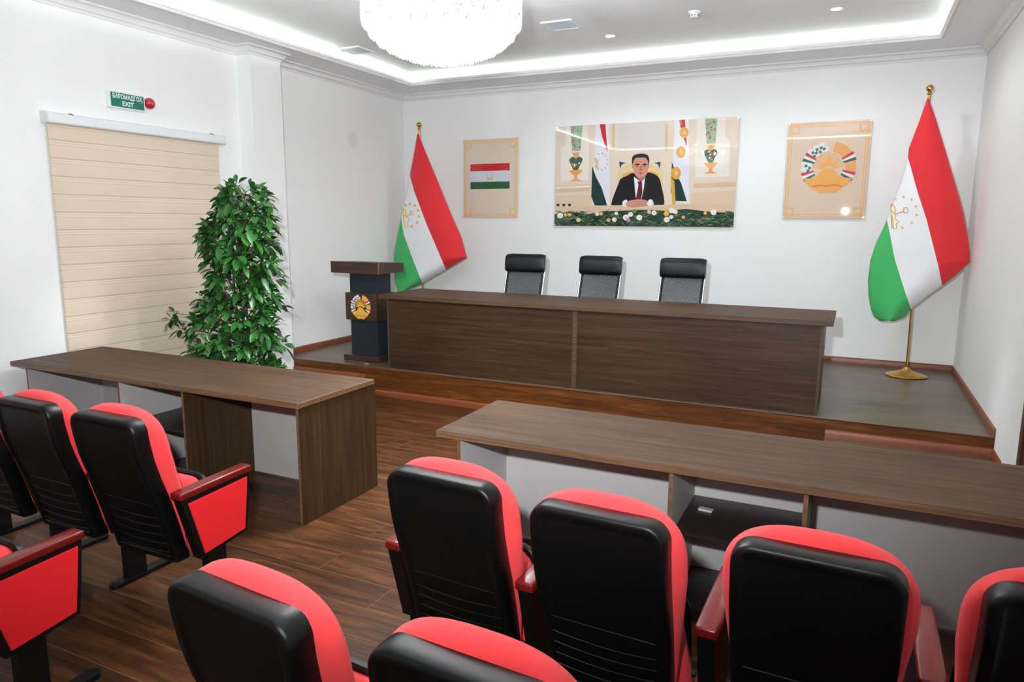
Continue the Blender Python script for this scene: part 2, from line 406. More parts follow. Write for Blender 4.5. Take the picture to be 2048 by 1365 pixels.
b.build('vent_slots', mat('slot_grey', (90, 92, 95), 0.6), t)

# ------------------------------------------------------------------ chandelier
mc = bpy.data.materials.new('lit_crystal'); mc.use_nodes = True; nt = mc.node_tree
bs = nt.nodes['Principled BSDF']; bs.inputs['Base Color'].default_value = (0.22, 0.23, 0.24, 1); bs.inputs['Roughness'].default_value = 0.08
bs.inputs['Emission Color'].default_value = (1, 0.985, 0.96, 1); 
tc = nt.nodes.new('ShaderNodeTexCoord'); ns = nt.nodes.new('ShaderNodeTexNoise'); ns.inputs['Scale'].default_value = 34; ns.inputs['Detail'].default_value = 2; nt.links.new(tc.outputs['Object'], ns.inputs['Vector'])
mr = nt.nodes.new('ShaderNodeMapRange'); mr.inputs[1].default_value = 0.36; mr.inputs[2].default_value = 0.58; mr.inputs[3].default_value = 0.05; mr.inputs[4].default_value = 1.15
nt.links.new(ns.outputs['Fac'], mr.inputs[0]); nt.links.new(mr.outputs[0], bs.inputs['Emission Strength'])
tr = nt.nodes.new('ShaderNodeBsdfTransparent'); mxs = nt.nodes.new('ShaderNodeMixShader'); mxs.inputs[0].default_value = 0.35
nt.links.new(bs.outputs[0], mxs.inputs[1]); nt.links.new(tr.outputs[0], mxs.inputs[2]); nt.links.new(mxs.outputs[0], nt.nodes['Material Output'].inputs[0])
random.seed(4)
t = thing('chandelier', 'large round tiered crystal chandelier glowing white under the ceiling', 'chandelier', (CH.x, CH.y, ZCEIL))
b = MB(); b.lathe([(0.0, -0.05), (0.40, -0.05), (0.42, -0.03), (0.42, 0.0)], n=48); b.build('ceiling_plate', m_chrome, t, smooth=40)
tiers = [(0.49, 3.42, 3.22), (0.495, 3.22, 2.975), (0.455, 3.08, 2.918), (0.405, 3.03, 2.872), (0.345, 2.99, 2.836), (0.275, 2.95, 2.806), (0.20, 2.92, 2.782), (0.12, 2.90, 2.77)]
for i, (r, zt, zb) in enumerate(tiers):
    zt -= ZCEIL; zb -= ZCEIL
    b = MB()
    b.tube([(r*math.cos(2*PI*k/64), r*math.sin(2*PI*k/64), zt) for k in range(64)], 0.006, 6, closed=True)
    for k in range(4): a = PI/2*k; b.cyl((r*math.cos(a), r*math.sin(a), zt), (min(r, 0.38)*math.cos(a), min(r, 0.38)*math.sin(a), -0.05), 0.004, n=6)
    rg = b.build('tier_ring', m_gold, t, smooth=60)
    b = MB(); n = int(2*PI*r/0.027)
    for k in range(n):
        a = 2*PI*(k+random.uniform(-.15, .15))/n; ca, sa = math.cos(a), math.sin(a); wd = 0.0115; th = 0.006
        z0 = zb+random.uniform(-0.004, 0.004); z1 = zt-0.004; rows = 2 if zt-zb > 0.18 else 1
        for q in range(rows):
            za = z1-(z1-z0)*q/rows-0.004; zc = z1-(z1-z0)*(q+1)/rows
            ring = lambda z, s_: [((r+ca_*th*s_)*ca-sa*sb_*wd*s_, (r+ca_*th*s_)*sa+ca*sb_*wd*s_, z) for ca_, sb_ in ((1, 0), (0.3, 1), (-1, 0.5), (-1, -0.5), (0.3, -1))]
            b.loft([ring(za, 0.4), ring(za-0.012, 1.0), ring(zc+0.02, 1.0), ring(zc, 0.35)], cap0=True, cap1=True)
    b.build('crystal_drops', mc, rg, fix=False, kind='stuff')
m_bulb = mat('bulb_glow', (255, 255, 255), 0.5, emit=(255, 250, 244), estr=25)
b = MB(); b.sphere((0, 0, 0), 0.016, 12, sc=(1, 1, 1.5)); b.cyl((0, 0, 0.02), (0, 0, 0.07), 0.012, n=10)
b0 = b.build('bulb', m_bulb, t, smooth=80)
for k, (bx_, by_, bz_) in enumerate(BULBS):
    q = b0 if k == 0 else b0.copy()
    if k: COL.objects.link(q); q.parent = t
    q.location = (bx_, by_, bz_-ZCEIL)

# ------------------------------------------------------------------ blind, exit sign, siren
YB0, YB1 = -4.925, -3.22
t = thing('roller_blind', 'beige striped roller blind with white headrail on left wall', 'blind', (XF, YB0, 2.50))
hp = [(0.0, 0.0), (0.068, 0.0), (0.078, 0.008), (0.08, 0.05), (0.07, 0.074), (0.045, 0.084), (0.0, 0.086)]
b = MB(); b.prism(hp, 'y', 0.012, YB1-YB0-0.012); b.build('headrail', m_wplastic, t, smooth=30)
for yy in (0.0, YB1-YB0-0.012):
    b = MB(); b.prism([(x*1.03, z*1.03-0.001) for x, z in hp], 'y', yy, yy+0.012); b.build('end_cap', mat('cap_white', (215, 217, 220), 0.4), t, smooth=30)
for yy in (0.20, 1.56):
    b = MB(); b.tube([(0.03, yy, 0.087), (0.05, yy+0.008, 0.086), (0.066, yy+0.02, 0.077)], 0.006, 6, flat=0.003); b.build('bracket_clip', mat('clip_grey', (70, 74, 80), 0.4), t, label='dark bracket clip')
# fabric
mb = bpy.data.materials.new('zebra_fabric'); mb.use_nodes = True; nt = mb.node_tree; bs = nt.nodes['Principled BSDF']; N = nt.nodes.new; L = nt.links
tc = N('ShaderNodeTexCoord'); sx = N('ShaderNodeSeparateXYZ'); L.new(tc.outputs['Object'], sx.inputs[0])
ad = N('ShaderNodeMath'); ad.operation = 'MULTIPLY_ADD'; L.new(sx.outputs['Z'], ad.inputs[0]); ad.inputs[1].default_value = 1/0.1365; ad.inputs[2].default_value = 100.79
fr = N('ShaderNodeMath'); fr.operation = 'FRACT'; L.new(ad.outputs[0], fr.inputs[0])
rp = N('ShaderNodeValToRGB'); e = rp.color_ramp.elements
base = lin((222, 205, 184)); lightc = lin((226, 210, 190)); dk = lin((172, 152, 130)); dk2 = lin((200, 180, 156))
stops = [(0.0, base), (0.60, base), (0.63, dk2), (0.655, lightc), (0.74, lightc), (0.77, dk2), (0.79, lightc), (0.88, lightc), (0.925, dk), (0.95, base)]
e[0].position = 0; e[0].color = (*base, 1); e[1].position = 1; e[1].color = (*base, 1)
for p_, c_ in stops[1:]: k = e.new(p_); k.color = (*c_, 1)
L.new(fr.outputs[0], rp.inputs['Fac'])
ns = N('ShaderNodeTexNoise'); mp = N('ShaderNodeMapping'); mp.inputs['Scale'].default_value = (1, 3, 260); L.new(tc.outputs['Object'], mp.inputs[0]); L.new(mp.outputs[0], ns.inputs['Vector']); ns.inputs['Scale'].default_value = 1.0
hs = N('ShaderNodeHueSaturation'); mr = N('ShaderNodeMapRange'); mr.inputs[3].default_value = 0.94; mr.inputs[4].default_value = 1.06; L.new(ns.outputs['Fac'], mr.inputs[0]); L.new(mr.outputs[0], hs.inputs['Value']); L.new(rp.outputs['Color'], hs.inputs['Color'])
L.new(hs.outputs['Color'], bs.inputs['Base Color']); bs.inputs['Roughness'].default_value = 0.8; bs.inputs['Specular IOR Level'].default_value = 0.2
b = MB(); nb = 15; zz = 0.004
for k in range(nb):    # front layer, every band very slightly bowed
    z0 = zz-k*0.1365; z1 = z0-0.1365
    loops = [[(0.030+0.003*math.sin(PI*q/6), yy, z0+(z1-z0)*q/6) for q in range(7)] for yy in (0.028, YB1-YB0-0.055)]
    vs = loops[0]+loops[1]; b.add(vs, [(q, q+1, 8+q, 7+q) for q in range(6)])
b.box(0.018, 0.026, 0.028, YB1-YB0-0.055, zz-nb*0.1365, zz)
fb = b.build('fabric', mb, t, smooth=50, fix=False)
b = MB(); b.box(0.014, 0.038, 0.02, YB1-YB0-0.045, zz-nb*0.1365-0.035, zz-nb*0.1365, bev=0.006); b.build('bottom_bar', m_wplastic, t)

def text_mesh(body, size, bold=0.0):
    c = bpy.data.curves.new('lettering', 'FONT'); c.body = body; c.size = size; c.align_x = 'CENTER'; c.offset = bold; c.extrude = 0.0006
    o = bpy.data.objects.new('tmp_text', c); COL.objects.link(o)
    dg = bpy.context.evaluated_depsgraph_get(); me = bpy.data.meshes.new_from_object(o.evaluated_get(dg))
    bpy.data.objects.remove(o); return me
t = thing('exit_sign', 'green and white exit sign high on the left wall', 'sign', (XF, -4.205, 2.758))
b = MB(); b.box(0, 0.035, -0.175, 0.165, -0.068, 0.068, bev=0.006); b.build('housing', m_wplastic, t)
b = MB(); b.box(0.035, 0.0365, -0.152, 0.152, -0.056, 0.056); b.build('sign_face', mat('sign_green', (18, 104, 86), 0.35, spec=0.3), t)
m_letter = mat('sign_letter', (225, 240, 240), 0.3)
for body, zz_, sz in (('\u0411\u0410\u0420\u041e\u041c\u0410\u0414\u0413\u041e\u04b2', 0.012, 0.05), ('EXIT', -0.042, 0.05)):
    me = text_mesh(body, sz, 0.0012); xs = [v.co.x for v in me.vertices]; wd = max(xs)-min(xs); tgt = 0.27 if len(body) > 4 else 0.105
    me.transform(Matrix.Scale(tgt/wd, 4, (1, 0, 0)))
    me.transform(Matrix(((0, 0, 1, 0.0372), (1, 0, 0, 0.0), (0, 1, 0, zz_), (0, 0, 0, 1))))
    me.materials.clear(); me.materials.append(m_letter)
    o = bpy.data.objects.new('lettering', me); COL.objects.link(o); o.parent = t
t = thing('alarm_beacon', 'round red alarm beacon beside the exit sign', 'alarm', (XF, -3.985, 2.772))
b = MB(); b.cyl((0, 0, 0), (0.012, 0, 0), 0.05, n=32); b.build('base', m_wplastic, t, smooth=40)
b = MB()
pr = [(0.048, 0.012), (0.05, 0.02), (0.046, 0.036), (0.034, 0.05), (0.016, 0.057), (0.0, 0.058)]
vs = [(h, r*math.cos(2*PI*i/32), r*math.sin(2*PI*i/32)) for r, h in pr for i in range(32)]
b.add(vs, [(j*32+i, j*32+(i+1) % 32, (j+1)*32+(i+1) % 32, (j+1)*32+i) for j in range(5) for i in range(32)])
b.build('lens', mat('beacon_red', (170, 8, 18), 0.08, coat=1.0), t, smooth=60)

# ------------------------------------------------------------------ desks
def desk_tables():
    H = 0.75; T = 0.034
    def desk(name, label, x0, x1, y0, y1, px, ymod, mark):
        """px: the four uprights, ymod: y of the modesty panel"""
        t = thing(name, label, 'desk', ((x0+x1)/2, (y0+y1)/2, 0), 'long walnut desks in front of the stage')
        ox, oy = (x0+x1)/2, (y0+y1)/2
        def part(nm, mts, *a, **k):
            b = MB(); b.box(a[0]-ox, a[1]-ox, a[2]-oy, a[3]-oy, a[4], a[5], **k); return b.build(nm, mts, t)
        part('desktop', [m_walnut, m_edge], x0, x1, y0, y1, H-T, H, mi=1, mats={'+z': 0, '-z': 0}, bev=0.002, seg=1)
        th = 0.018
        for i, p in enumerate(px):
            outer = {0: {'-x': 0, '+x': 1}, 1: {'-x': 1, '+x': 1}, 2: {'-x': 1, '+x': 0}, 3: {'-x': 1, '+x': 0}}[i]
            part('end_panel' if i in (0, 3) else 'divider', [m_walnut_v, m_white, m_edge], p, p+th, y0+0.018, ymod+(0.16 if i in (0, 3) else -0.018), 0.0, H-T, mi=2, mats={**outer, '+y': 0})
        for a, c in ((px[0]+th, px[1]), (px[1]+th, px[2]), (px[2]+th, px[3])):
            part('modesty_panel', [m_white, m_walnut_f], a if a == px[0]+th else a-th/2*0, c, ymod-0.018, ymod, 0.015 if c != px[2] else 0.0, H-T, mi=0, mats={'+y': 1})
        part('shelf', [m_shelf, m_walnut_v], px[1]+th, px[2], y0+0.075, ymod-0.018, 0.41, 0.428, mi=0)
        part('cabinet_floor', m_shelf, px[1]+th, px[2], y0+0.10, ymod-0.018, 0.0, 0.05)
        return t, ox, oy
    t, ox, oy = desk('desk', 'long walnut desk left of the aisle, in front of the plant', 0.153, 2.873, -5.39, -4.665, (0.305, 1.30, 1.905, 2.842), -4.80, 0)
    t2, ox2, oy2 = desk('desk', 'long walnut desk right of the aisle, facing the stage', 3.848, 6.568, -5.478, -4.79, (3.962, 5.018, 5.562, 6.44), -4.92, 0)
    b = MB()
    for q in (0.0, 0.025): b.box(3.982-ox2+q*0.4, 4.0-ox2+q*0.4, -4.95-oy2-0.012, -4.94-oy2, 0.682-q, 0.7-q, bev=0.002)
    b.box(3.985-ox2, 4.005-ox2, -4.947-oy2, -4.938-oy2, 0.65, 0.705, bev=0.002)
    b.build('corner_bracket', mat('bracket_brown', (84, 66, 60), 0.45), t2, label='small dark corner bracket')
desk_tables()
tg = MB(); tg.box(-0.033, 0.033, -0.017, 0.017, 0.0, 0.012, bev=0.003)
o = tg.build('label_tag', mat('tag_grey', (176, 172, 170), 0.5)); o.location = (5.125, -5.12, 0.428); o.rotation_euler = (0, 0, -0.12)
tag(o, 'small pale rectangular tag lying on the dark shelf of the right desk', 'tag')

# presidium table on the stage
t = thing('presidium_table', 'very long dark walnut table with closed front on the stage', 'table', (3.46, -2.20, HS))
def pp(nm, mts, x0, x1, y0, y1, z0, z1, **k):
    b = MB(); b.box(x0-3.46, x1-3.46, y0+2.20, y1+2.20, z0, z1, **k); return b.build(nm, mts, t)
pp('tabletop', [m_walnut, m_edge_dark], 1.345, 5.565, -2.51, -1.72, 0.712, 0.752, mi=1, mats={'+z': 0, '-z': 0}, bev=0.002, seg=1)
for a, c in ((1.455, 3.442), (3.486, 5.482)):
    pp('front_panel', m_walnut_f, a, c, -2.488, -2.470, 0.002, 0.712)
pp('joint_strip', m_edge_dark, 3.442, 3.486, -2.494, -2.452, 0.0, 0.712)
for a in (1.437, 5.480): pp('end_panel', [m_walnut_v, m_edge_dark], a, a+0.018, -2.494, -1.80, 0.0, 0.712, mi=0, mats={'-y': 1})
pp('cable_shelf', m_shelf, 1.455, 5.48, -2.47, -2.25, 0.50, 0.518)
sc_ = MB(); sc_.prism([(-0.03, -0.006), (-0.005, -0.018), (0.028, -0.01), (0.02, 0.012), (-0.012, 0.014)], 'z', 0.0, 0.0025)
o = sc_.build('paper_scrap', mat('scrap_cream', (214, 190, 168), 0.8)); o.location = (1.134, -2.455, HS+0.0045)
tag(o, 'tiny torn paper scrap on the stage edge below the podium', 'paper scrap')

# ------------------------------------------------------------------ state emblem, drawn in flat layers
EM = dict(w=mat('print_white', (236, 238, 236), 0.4), g=mat('print_green', (24, 96, 66), 0.4), r=mat('print_crimson', (178, 36, 56), 0.4), o=mat('print_orange', (232, 150, 70), 0.4), y=mat('print_gold', (222, 166, 62), 0.4), d=mat('print_rust', (196, 104, 44), 0.4))
def emblem_layers():
    """list of (key, polygon) in a unit disc, back to front"""
    out = []
    def ring(key, a0, a1, r0, r1, n=14):
        A = [math.radians(a0+(a1-a0)*i/n) for i in range(n+1)]
        out.append((key, [[(r1*math.cos(p), r1*math.sin(p)), (r1*math.cos(q), r1*math.sin(q)), (r0*math.cos(q), r0*math.sin(q)), (r0*math.cos(p), r0*math.sin(p))] for p, q in zip(A[:-1], A[1:])]))
    for k in range(25):                          # sun rays
        a = math.radians(12+156*k/24); c, s = math.cos(a), math.sin(a); q = 0.014
        out.append(('y', [(0.2*c-s*q, -0.12+0.2*s+c*q), (0.74*c-s*q*.6, -0.12+0.74*s+c*q*.6), (0.74*c+s*q*.6, -0.12+0.74*s-c*q*.6), (0.2*c+s*q, -0.12+0.2*s-c*q)]))
    rnd = random.Random(3)
    ring('w', 104, 212, 0.62, 0.93)
    for k in range(15):                          # cotton bolls
        a = math.radians(101+k*7.6); r = 0.92 if k % 2 else 0.72; rr = 0.115
        out.append(('w', [(r*math.cos(a)+rr*math.cos(2*PI*i/9), r*math.sin(a)+rr*math.sin(2*PI*i/9)) for i in range(9)]))
    for k, (a, r) in enumerate(((106, .74), (113, .82), (120, .68), (124, .84), (131, .74), (137, .84), (142, .7), (176, .84), (182, .7), (190, .76))):
        a = math.radians(a); rr = 0.085; ph = rnd.uniform(0, 6)
        out.append(('g', [(r*math.cos(a)+rr*(1 if i % 2 else .5)*math.cos(2*PI*i/8+ph), r*math.sin(a)+rr*(1 if i % 2 else .5)*math.sin(2*PI*i/8+ph)) for i in range(8)]))
    ring('o', 78, -32, 0.62, 1.0, 20)            # wheat
    for k in range(9):
        a = math.radians(72-k*11); out.append(('y', [(0.68*math.cos(a), 0.68*math.sin(a)), (0.92*math.cos(a+.05), 0.92*math.sin(a+.05)), (0.95*math.cos(a+.02), 0.95*math.sin(a+.02)), (0.70*math.cos(a-.03), 0.70*math.sin(a-.03))]))
    for a0, sg in ((152, 1), (200, 1), (28, -1), (-20, -1)):   # ribbons
        for j, key in enumerate('rwg'):
            ring(key, a0+sg*(-7+j*7), a0+sg*(0+j*7), 0.56, 1.03, 3)
    out.append(('y', [(math.cos(math.radians(a)), math.sin(math.radians(a))) for a in range(207, 334, 6)]+[(0.62, -0.43), (0.44, -0.38), (0.33, -0.25), (0.21, -0.11), (0.08, -0.04), (-0.08, -0.04), (-0.21, -0.11), (-0.33, -0.25), (-0.44, -0.38), (-0.62, -0.43)]))
    out.append(('y', [(-0.42, -0.86), (-0.30, -1.04), (-0.12, -1.0), (0, -0.94), (0.12, -1.0), (0.30, -1.04), (0.42, -0.86)]))
    out.append(('d', [(-0.56, -0.74), (-0.28, -0.68), (0, -0.73), (0.28, -0.68), (0.56, -0.74), (0.5, -0.80), (0.28, -0.74), (0, -0.79), (-0.28, -0.74), (-0.5, -0.80)]))
    out.append(('y', [(-0.22, 0.04), (0.22, 0.04), (0.3, 0.2), (0.17, 0.14), (0.1, 0.24), (0.05, 0.15), (0.07, 0.36), (0, 0.42), (-0.07, 0.36), (-0.05, 0.15), (-0.1, 0.24), (-0.17, 0.14), (-0.3, 0.2)]))
    for k in range(7):
        a = math.radians(18+24*k); cx, cy = 0.36*math.cos(a), 0.16+0.36*math.sin(a)
        out.append(('y', [(cx+(0.05 if i % 2 == 0 else 0.022)*math.sin(PI*i/5), cy+(0.05 if i % 2 == 0 else 0.022)*math.cos(PI*i/5)) for i in range(10)]))
    return out
def draw_emblem(mb, cx, cz, r, y, step, th, keys):
    for i, (k, shape) in enumerate(emblem_layers()):
        yy = y-step*i
        for poly in (shape if isinstance(shape[0], list) else [shape]):
            n = len(poly); P = [(cx+p[0]*r, yy, cz+p[1]*r) for p in poly]
            if th == 0: mb.add(P, [tuple(range(n))], keys.index(k)); continue
            Q = [(p[0], yy+th, p[2]) for p in P]
            mb.add(P+Q, [tuple(range(n))]+[(i_, (i_+1) % n, n+(i_+1) % n, n+i_) for i_ in range(n)], keys.index(k))
EK = list(EM); EMATS = [EM[k] for k in EK]

# ------------------------------------------------------------------ podium
PX, PY = 0.995, -2.175
t = thing('podium', 'dark slate podium with walnut top and round gold emblem on stage', 'podium', (PX, PY, HS))
def pb(nm, mt, x0, x1, y0, y1, z0, z1, **k):
    b = MB(); b.box(x0-PX, x1-PX, y0-PY, y1-PY, z0-HS, z1-HS, **k); return b.build(nm, mt, t)
pb('base', m_podwood, 0.755, 1.215, -2.355, -1.98, HS, HS+0.06, bev=0.003)
pb('column', m_slate, 0.822, 1.172, -2.30, -2.05, HS+0.06, 1.235, bev=0.002)
pb('emblem_panel', m_podwood, 0.785, 1.190, -2.335, -2.03, 0.735, 1.025, bev=0.002)
b = MB()   # sloped reading top with a deep front
b.prism([(-2.41-PY, 1.238-HS), (-2.41-PY, 1.358-HS), (-1.95-PY, 1.338-HS), (-1.95-PY, 1.238-HS)], 'x', 0.665-PX, 1.275-PX)
tp = b.build('reading_top', m_podwood, t)
b = MB(); b.box(1.272-PX, 1.2765-PX, -2.4115-PY, -2.39-PY, 1.24-HS, 1.356-HS); b.build('corner_edge', m_edge, t)
b = MB(); draw_emblem(b, 0.99-PX, 0.882-HS, 0.128, -2.338-PY, 0.00012, 0.003, EK)
b.build('emblem', EMATS, t, fix=False, label='round gold, white and green state emblem')

# ------------------------------------------------------------------ wall panels
def panel_frame(mb, x0, x1, z0, z1, y, mi):
    """border lines and corner squares of the cream posters"""
    lift = [0.0]
    def rect(a, c, d, e, mi_): mb.add([(a, y-lift[0], d), (c, y-lift[0], d), (c, y-lift[0], e), (a, y-lift[0], e)], [(0, 1, 2, 3)], mi_)
    wv = x1-x0
    def lines(off, th):
        a, c, d, e = x0+off, x1-off, z0+off, z1-off
        rect(a, c, e-th, e, mi); rect(a, c, d, d+th, mi); rect(a, a+th, d+th, e-th, mi); rect(c-th, c, d+th, e-th, mi)
    lines(0.016, 0.012); lines(0.040, 0.010); lift[0] = 0.00015
    for cx in (x0+0.068, x1-0.068):
        for cz in (z0+0.068, z1-0.068):
            s_ = 0.05
            for a, c, d, e in ((-s_, s_, s_-0.02, s_), (-s_, s_, -s_, -s_+0.02), (-s_, -s_+0.02, -s_+0.02, s_-0.02), (s_-0.02, s_, -s_+0.02, s_-0.02)):
                rect(cx+a, cx+c, cz+d, cz+e, mi)
m_acry = lambda n, c: mat(n, c, 0.6, spec=0.05, coat=1.0, coat_rough=0.015)
PK = {}
def pm(key, rgb):
    if key not in PK: PK[key] = mat('print_'+key, rgb, 0.6, spec=0.05, coat=1.0, coat_rough=0.015)
    return PK[key]
def pins(t, x0, x1, z0, z1, y):
    for a in (x0+0.012, x1-0.012):
        for c in (z0+0.012, z1-0.012):
            b = MB(); b.cyl((a, y-0.006, c), (a, 0.0, c), 0.008, n=12); b.build('standoff_pin', m_chrome, t, smooth=40)
# 1: flag poster
x0, x1, z0, z1 = 0.938, 1.733, 1.840, 2.832
t = thing('flag_poster', 'smaller cream poster with printed red, white and green flag on back wall', 'poster', ((x0+x1)/2, -0.004, (z0+z1)/2))
cx, cz = (x0+x1)/2, (z0+z1)/2
b = MB(); b.box(x0-cx, x1-cx, -0.022, -0.012, z0-cz, z1-cz, bev=0.001, seg=1); b.build('board', m_acry('poster_cream', (222, 206, 188)), t)
b = MB(); panel_frame(b, x0-cx, x1-cx, z0-cz, z1-cz, -0.0224, 0)
def flat(b, pts, y, mi): b.add([(p[0], y, p[1]) for p in pts], [tuple(range(len(pts)))], mi)
fx0, fx1 = -0.29, 0.28; ft, fb_ = 0.185, -0.135
h1 = (ft-fb_)*2/7
flat(b, [(fx0, ft-h1), (fx1, ft-h1), (fx1, ft), (fx0, ft)], -0.0226, 1)
flat(b, [(fx0, fb_+h1), (fx1, fb_+h1), (fx1, ft-h1), (fx0, ft-h1)], -0.0226, 2)
flat(b, [(fx0, fb_), (fx1, fb_), (fx1, fb_+h1), (fx0, fb_+h1)], -0.0226, 3)
ccx, ccz = (fx0+fx1)/2, fb_+h1+0.03
flat(b, [(ccx-0.045, ccz-0.008), (ccx+0.045, ccz-0.008), (ccx+0.05, ccz+0.02), (ccx-0.05, ccz+0.02)], -0.0228, 4)
for k in range(7):
    a = math.radians(20+k*140/6); flat(b, [(ccx+0.06*math.cos(a)+0.007*math.cos(q), ccz+0.02+0.065*math.sin(a)+0.007*math.sin(q)) for q in (0, 1.26, 2.5, 3.77, 5.0)], -0.0228, 4)
for s_ in (-1, 0, 1): flat(b, [(ccx+s_*0.03-0.003, ccz+0.02), (ccx+s_*0.03+0.003, ccz+0.02), (ccx+s_*0.04+0.004, ccz+0.055), (ccx+s_*0.04-0.004, ccz+0.055)], -0.0228, 4)
b.build('print', [pm('ochre', (232, 188, 126)), pm('red', (192, 32, 36)), pm('palewhite', (214, 214, 222)), pm('darkgreen', (24, 84, 46)), pm('tan', (208, 178, 140))], t, fix=False)
pins(t, x0-cx, x1-cx, z0-cz, z1-cz, -0.022)
# 3: emblem poster
x0, x1, z0, z1 = 4.925, 5.732, 1.838, 2.838
t = thing('emblem_poster', 'glossy cream poster with printed round state emblem, right of the portrait', 'poster', ((x0+x1)/2, -0.004, (z0+z1)/2))
cx, cz = (x0+x1)/2, (z0+z1)/2
b = MB(); b.box(x0-cx, x1-cx, -0.022, -0.012, z0-cz, z1-cz, bev=0.001, seg=1); b.build('board', m_acry('poster_peach', (222, 198, 178)), t)
b = MB(); panel_frame(b, x0-cx, x1-cx, z0-cz, z1-cz, -0.0224, len(EK))
GM = [mat('gloss_'+k, c, 0.6, spec=0.05, coat=1.0, coat_rough=0.015) for k, c in (('w', (226, 228, 230)), ('g', (70, 104, 94)), ('r', (196, 70, 84)), ('o', (232, 166, 110)), ('y', (234, 170, 92)), ('d', (214, 124, 76)))]
draw_emblem(b, 0.02, 0.035, 0.262, -0.0226, 0.00006, 0.0, EK)
b.build('print', GM+[pm('ochre2', (228, 180, 128))], t, fix=False)
pins(t, x0-cx, x1-cx, z0-cz, z1-cz, -0.022)

# 2: wide photograph
x0, x1, z0, z1 = 2.245, 4.415, 1.736, 2.936
t = thing('portrait_print', 'wide glossy photo print of a seated man in dark suit between flags', 'picture', ((x0+x1)/2, 0, (z0+z1)/2))
cx, cz = (x0+x1)/2, (z0+z1)/2; pw, ph = x1-x0, z1-z0
b = MB(); b.box(-pw/2, pw/2, -0.022, -0.012, -ph/2, ph/2, bev=0.001, seg=1); b.build('board', m_acry('photo_cream', (222, 206, 190)), t)
src = np.array([(112, 183), (1995, 75), (1937, 1207), (105, 1195)], float); dst = np.array([(0, 1), (1, 1), (1, 0), (0, 0)], float)
A = []; B = []
for (x, y), (u, v) in zip(src, dst):
    A += [[x, y, 1, 0, 0, 0, -u*x, -u*y], [0, 0, 0, x, y, 1, -v*x, -v*y]]; B += [u, v]
Hm = np.linalg.solve(np.array(A), np.array(B))
def ph_xy(x, y):
    d = Hm[6]*x+Hm[7]*y+1; u = (Hm[0]*x+Hm[1]*y+Hm[2])/d; v = (Hm[3]*x+Hm[4]*y+Hm[5])/d
    u = min(max(u, 0.0), 1.0); v = min(max(v, 0.0), 1.0)
    return ((u-0.5)*pw, (v-0.5)*ph)
PC = dict(cream=(226, 212, 198), panel=(216, 206, 202), sand=(224, 208, 188), tan=(214, 184, 150), beige=(232, 222, 212), floor=(220, 194, 166), white=(226, 224, 236), red=(196, 34, 40), green=(18, 50, 48), gold=(214, 164, 60), orange=(222, 158, 92), teal=(150, 176, 150), navy=(60, 70, 96), pink=(206, 90, 90), suit=(22, 20, 24), suit2=(36, 32, 36), shirt=(232, 232, 240), tie=(92, 30, 46), skin=(204, 142, 124), skin2=(180, 112, 98), hair=(44, 44, 46), lips=(150, 80, 78), chair=(224, 202, 152), dark=(30, 24, 20), leafd=(36, 60, 44), leafm=(64, 92, 64), leafl=(104, 130, 88), flow=(240, 236, 226), yel=(232, 178, 70), lil=(190, 130, 180), table=(216, 190, 160))
PKEYS = list(PC); pic = MB(); depth = [0]
def P(key, pts, sm=0):
    if sm: pts = smoothpoly(pts, sm)
    depth[0] += 1
    q = [ph_xy(*p) for p in pts]
    flat(pic, q, -0.0223-0.000012*depth[0], PKEYS.index(key))
def ell(key, x, y, rx, ry, n=18, rot=0):
    c, s = math.cos(rot), math.sin(rot)
    P(key, [(x+rx*math.cos(2*PI*i/n)*c-ry*math.sin(2*PI*i/n)*s, y+rx*math.cos(2*PI*i/n)*s+ry*math.sin(2*PI*i/n)*c) for i in range(n)])
P('sand', [(480, 150), (1530, 90), (1520, 1000), (470, 1000)])
P('panel', [(750, 150), (1230, 120), (1230, 430), (750, 440)])
P('beige', [(215, 180), (430, 165), (450, 420), (450, 730), (165, 740), (165, 400), (210, 380)])
P('beige', [(1560, 105), (1850, 90), (1850, 280), (1900, 330), (1890, 690), (1540, 700)])
for x_ in (700, 1245): P('tan', [(x_-14, 150), (x_+14, 148), (x_+14, 430), (x_-14, 430)])
P('tan', [(105, 790), (470, 770), (470, 840), (105, 860)]); P('beige', [(105, 800), (470, 780), (470, 800), (105, 820)])
P('tan', [(1530, 760), (1960, 740), (1958, 790), (1530, 810)])
P('floor', [(105, 890), (480, 880), (480, 1060), (105, 1060)]); P('floor', [(1500, 860), (1950, 830), (1945, 1060), (1500, 1060)])
for x_ in (120, 180, 238): P('dark', [(x_, 972), (x_+38, 970), (x_+30, 996), (x_+8, 997)])
rnd = random.Random(8)
for x_, y_, dx in ((318, 175, 0), (1700, 95, 0)):     # inlaid vases on pillars
    P('teal', [(x_-62, y_), (x_+66, y_-3), (x_+48, y_+255), (x_-40, y_+262)])
    for k in range(22): ell(('pink', 'gold', 'navy', 'leafl', 'red')[k % 5], x_+rnd.uniform(-46, 46), y_+16+k*10.5, 9, 8, 8)
    P('orange', [(x_-42, y_+272), (x_+42, y_+270), (x_+22, y_+310), (x_+16, y_+345), (x_-16, y_+345), (x_-22, y_+310)])
    P('leafm', [(x_-68, y_+345), (x_-30, y_+315), (x_, y_+335), (x_+32, y_+312), (x_+70, y_+342), (x_+40, y_+410), (x_+16, y_+455), (x_-18, y_+456), (x_-44, y_+410)], 4)
    for k in range(14): ell(('pink', 'gold', 'navy', 'flow')[k % 4], x_+rnd.uniform(-40, 40), y_+rnd.uniform(338, 420), 8, 8, 8)
    P('orange', [(x_-72, y_+455), (x_+74, y_+448), (x_+44, y_+490), (x_+16, y_+510), (x_+20, y_+540), (x_+66, y_+562), (x_-62, y_+566), (x_-20, y_+540), (x_-14, y_+510), (x_-44, y_+492)])
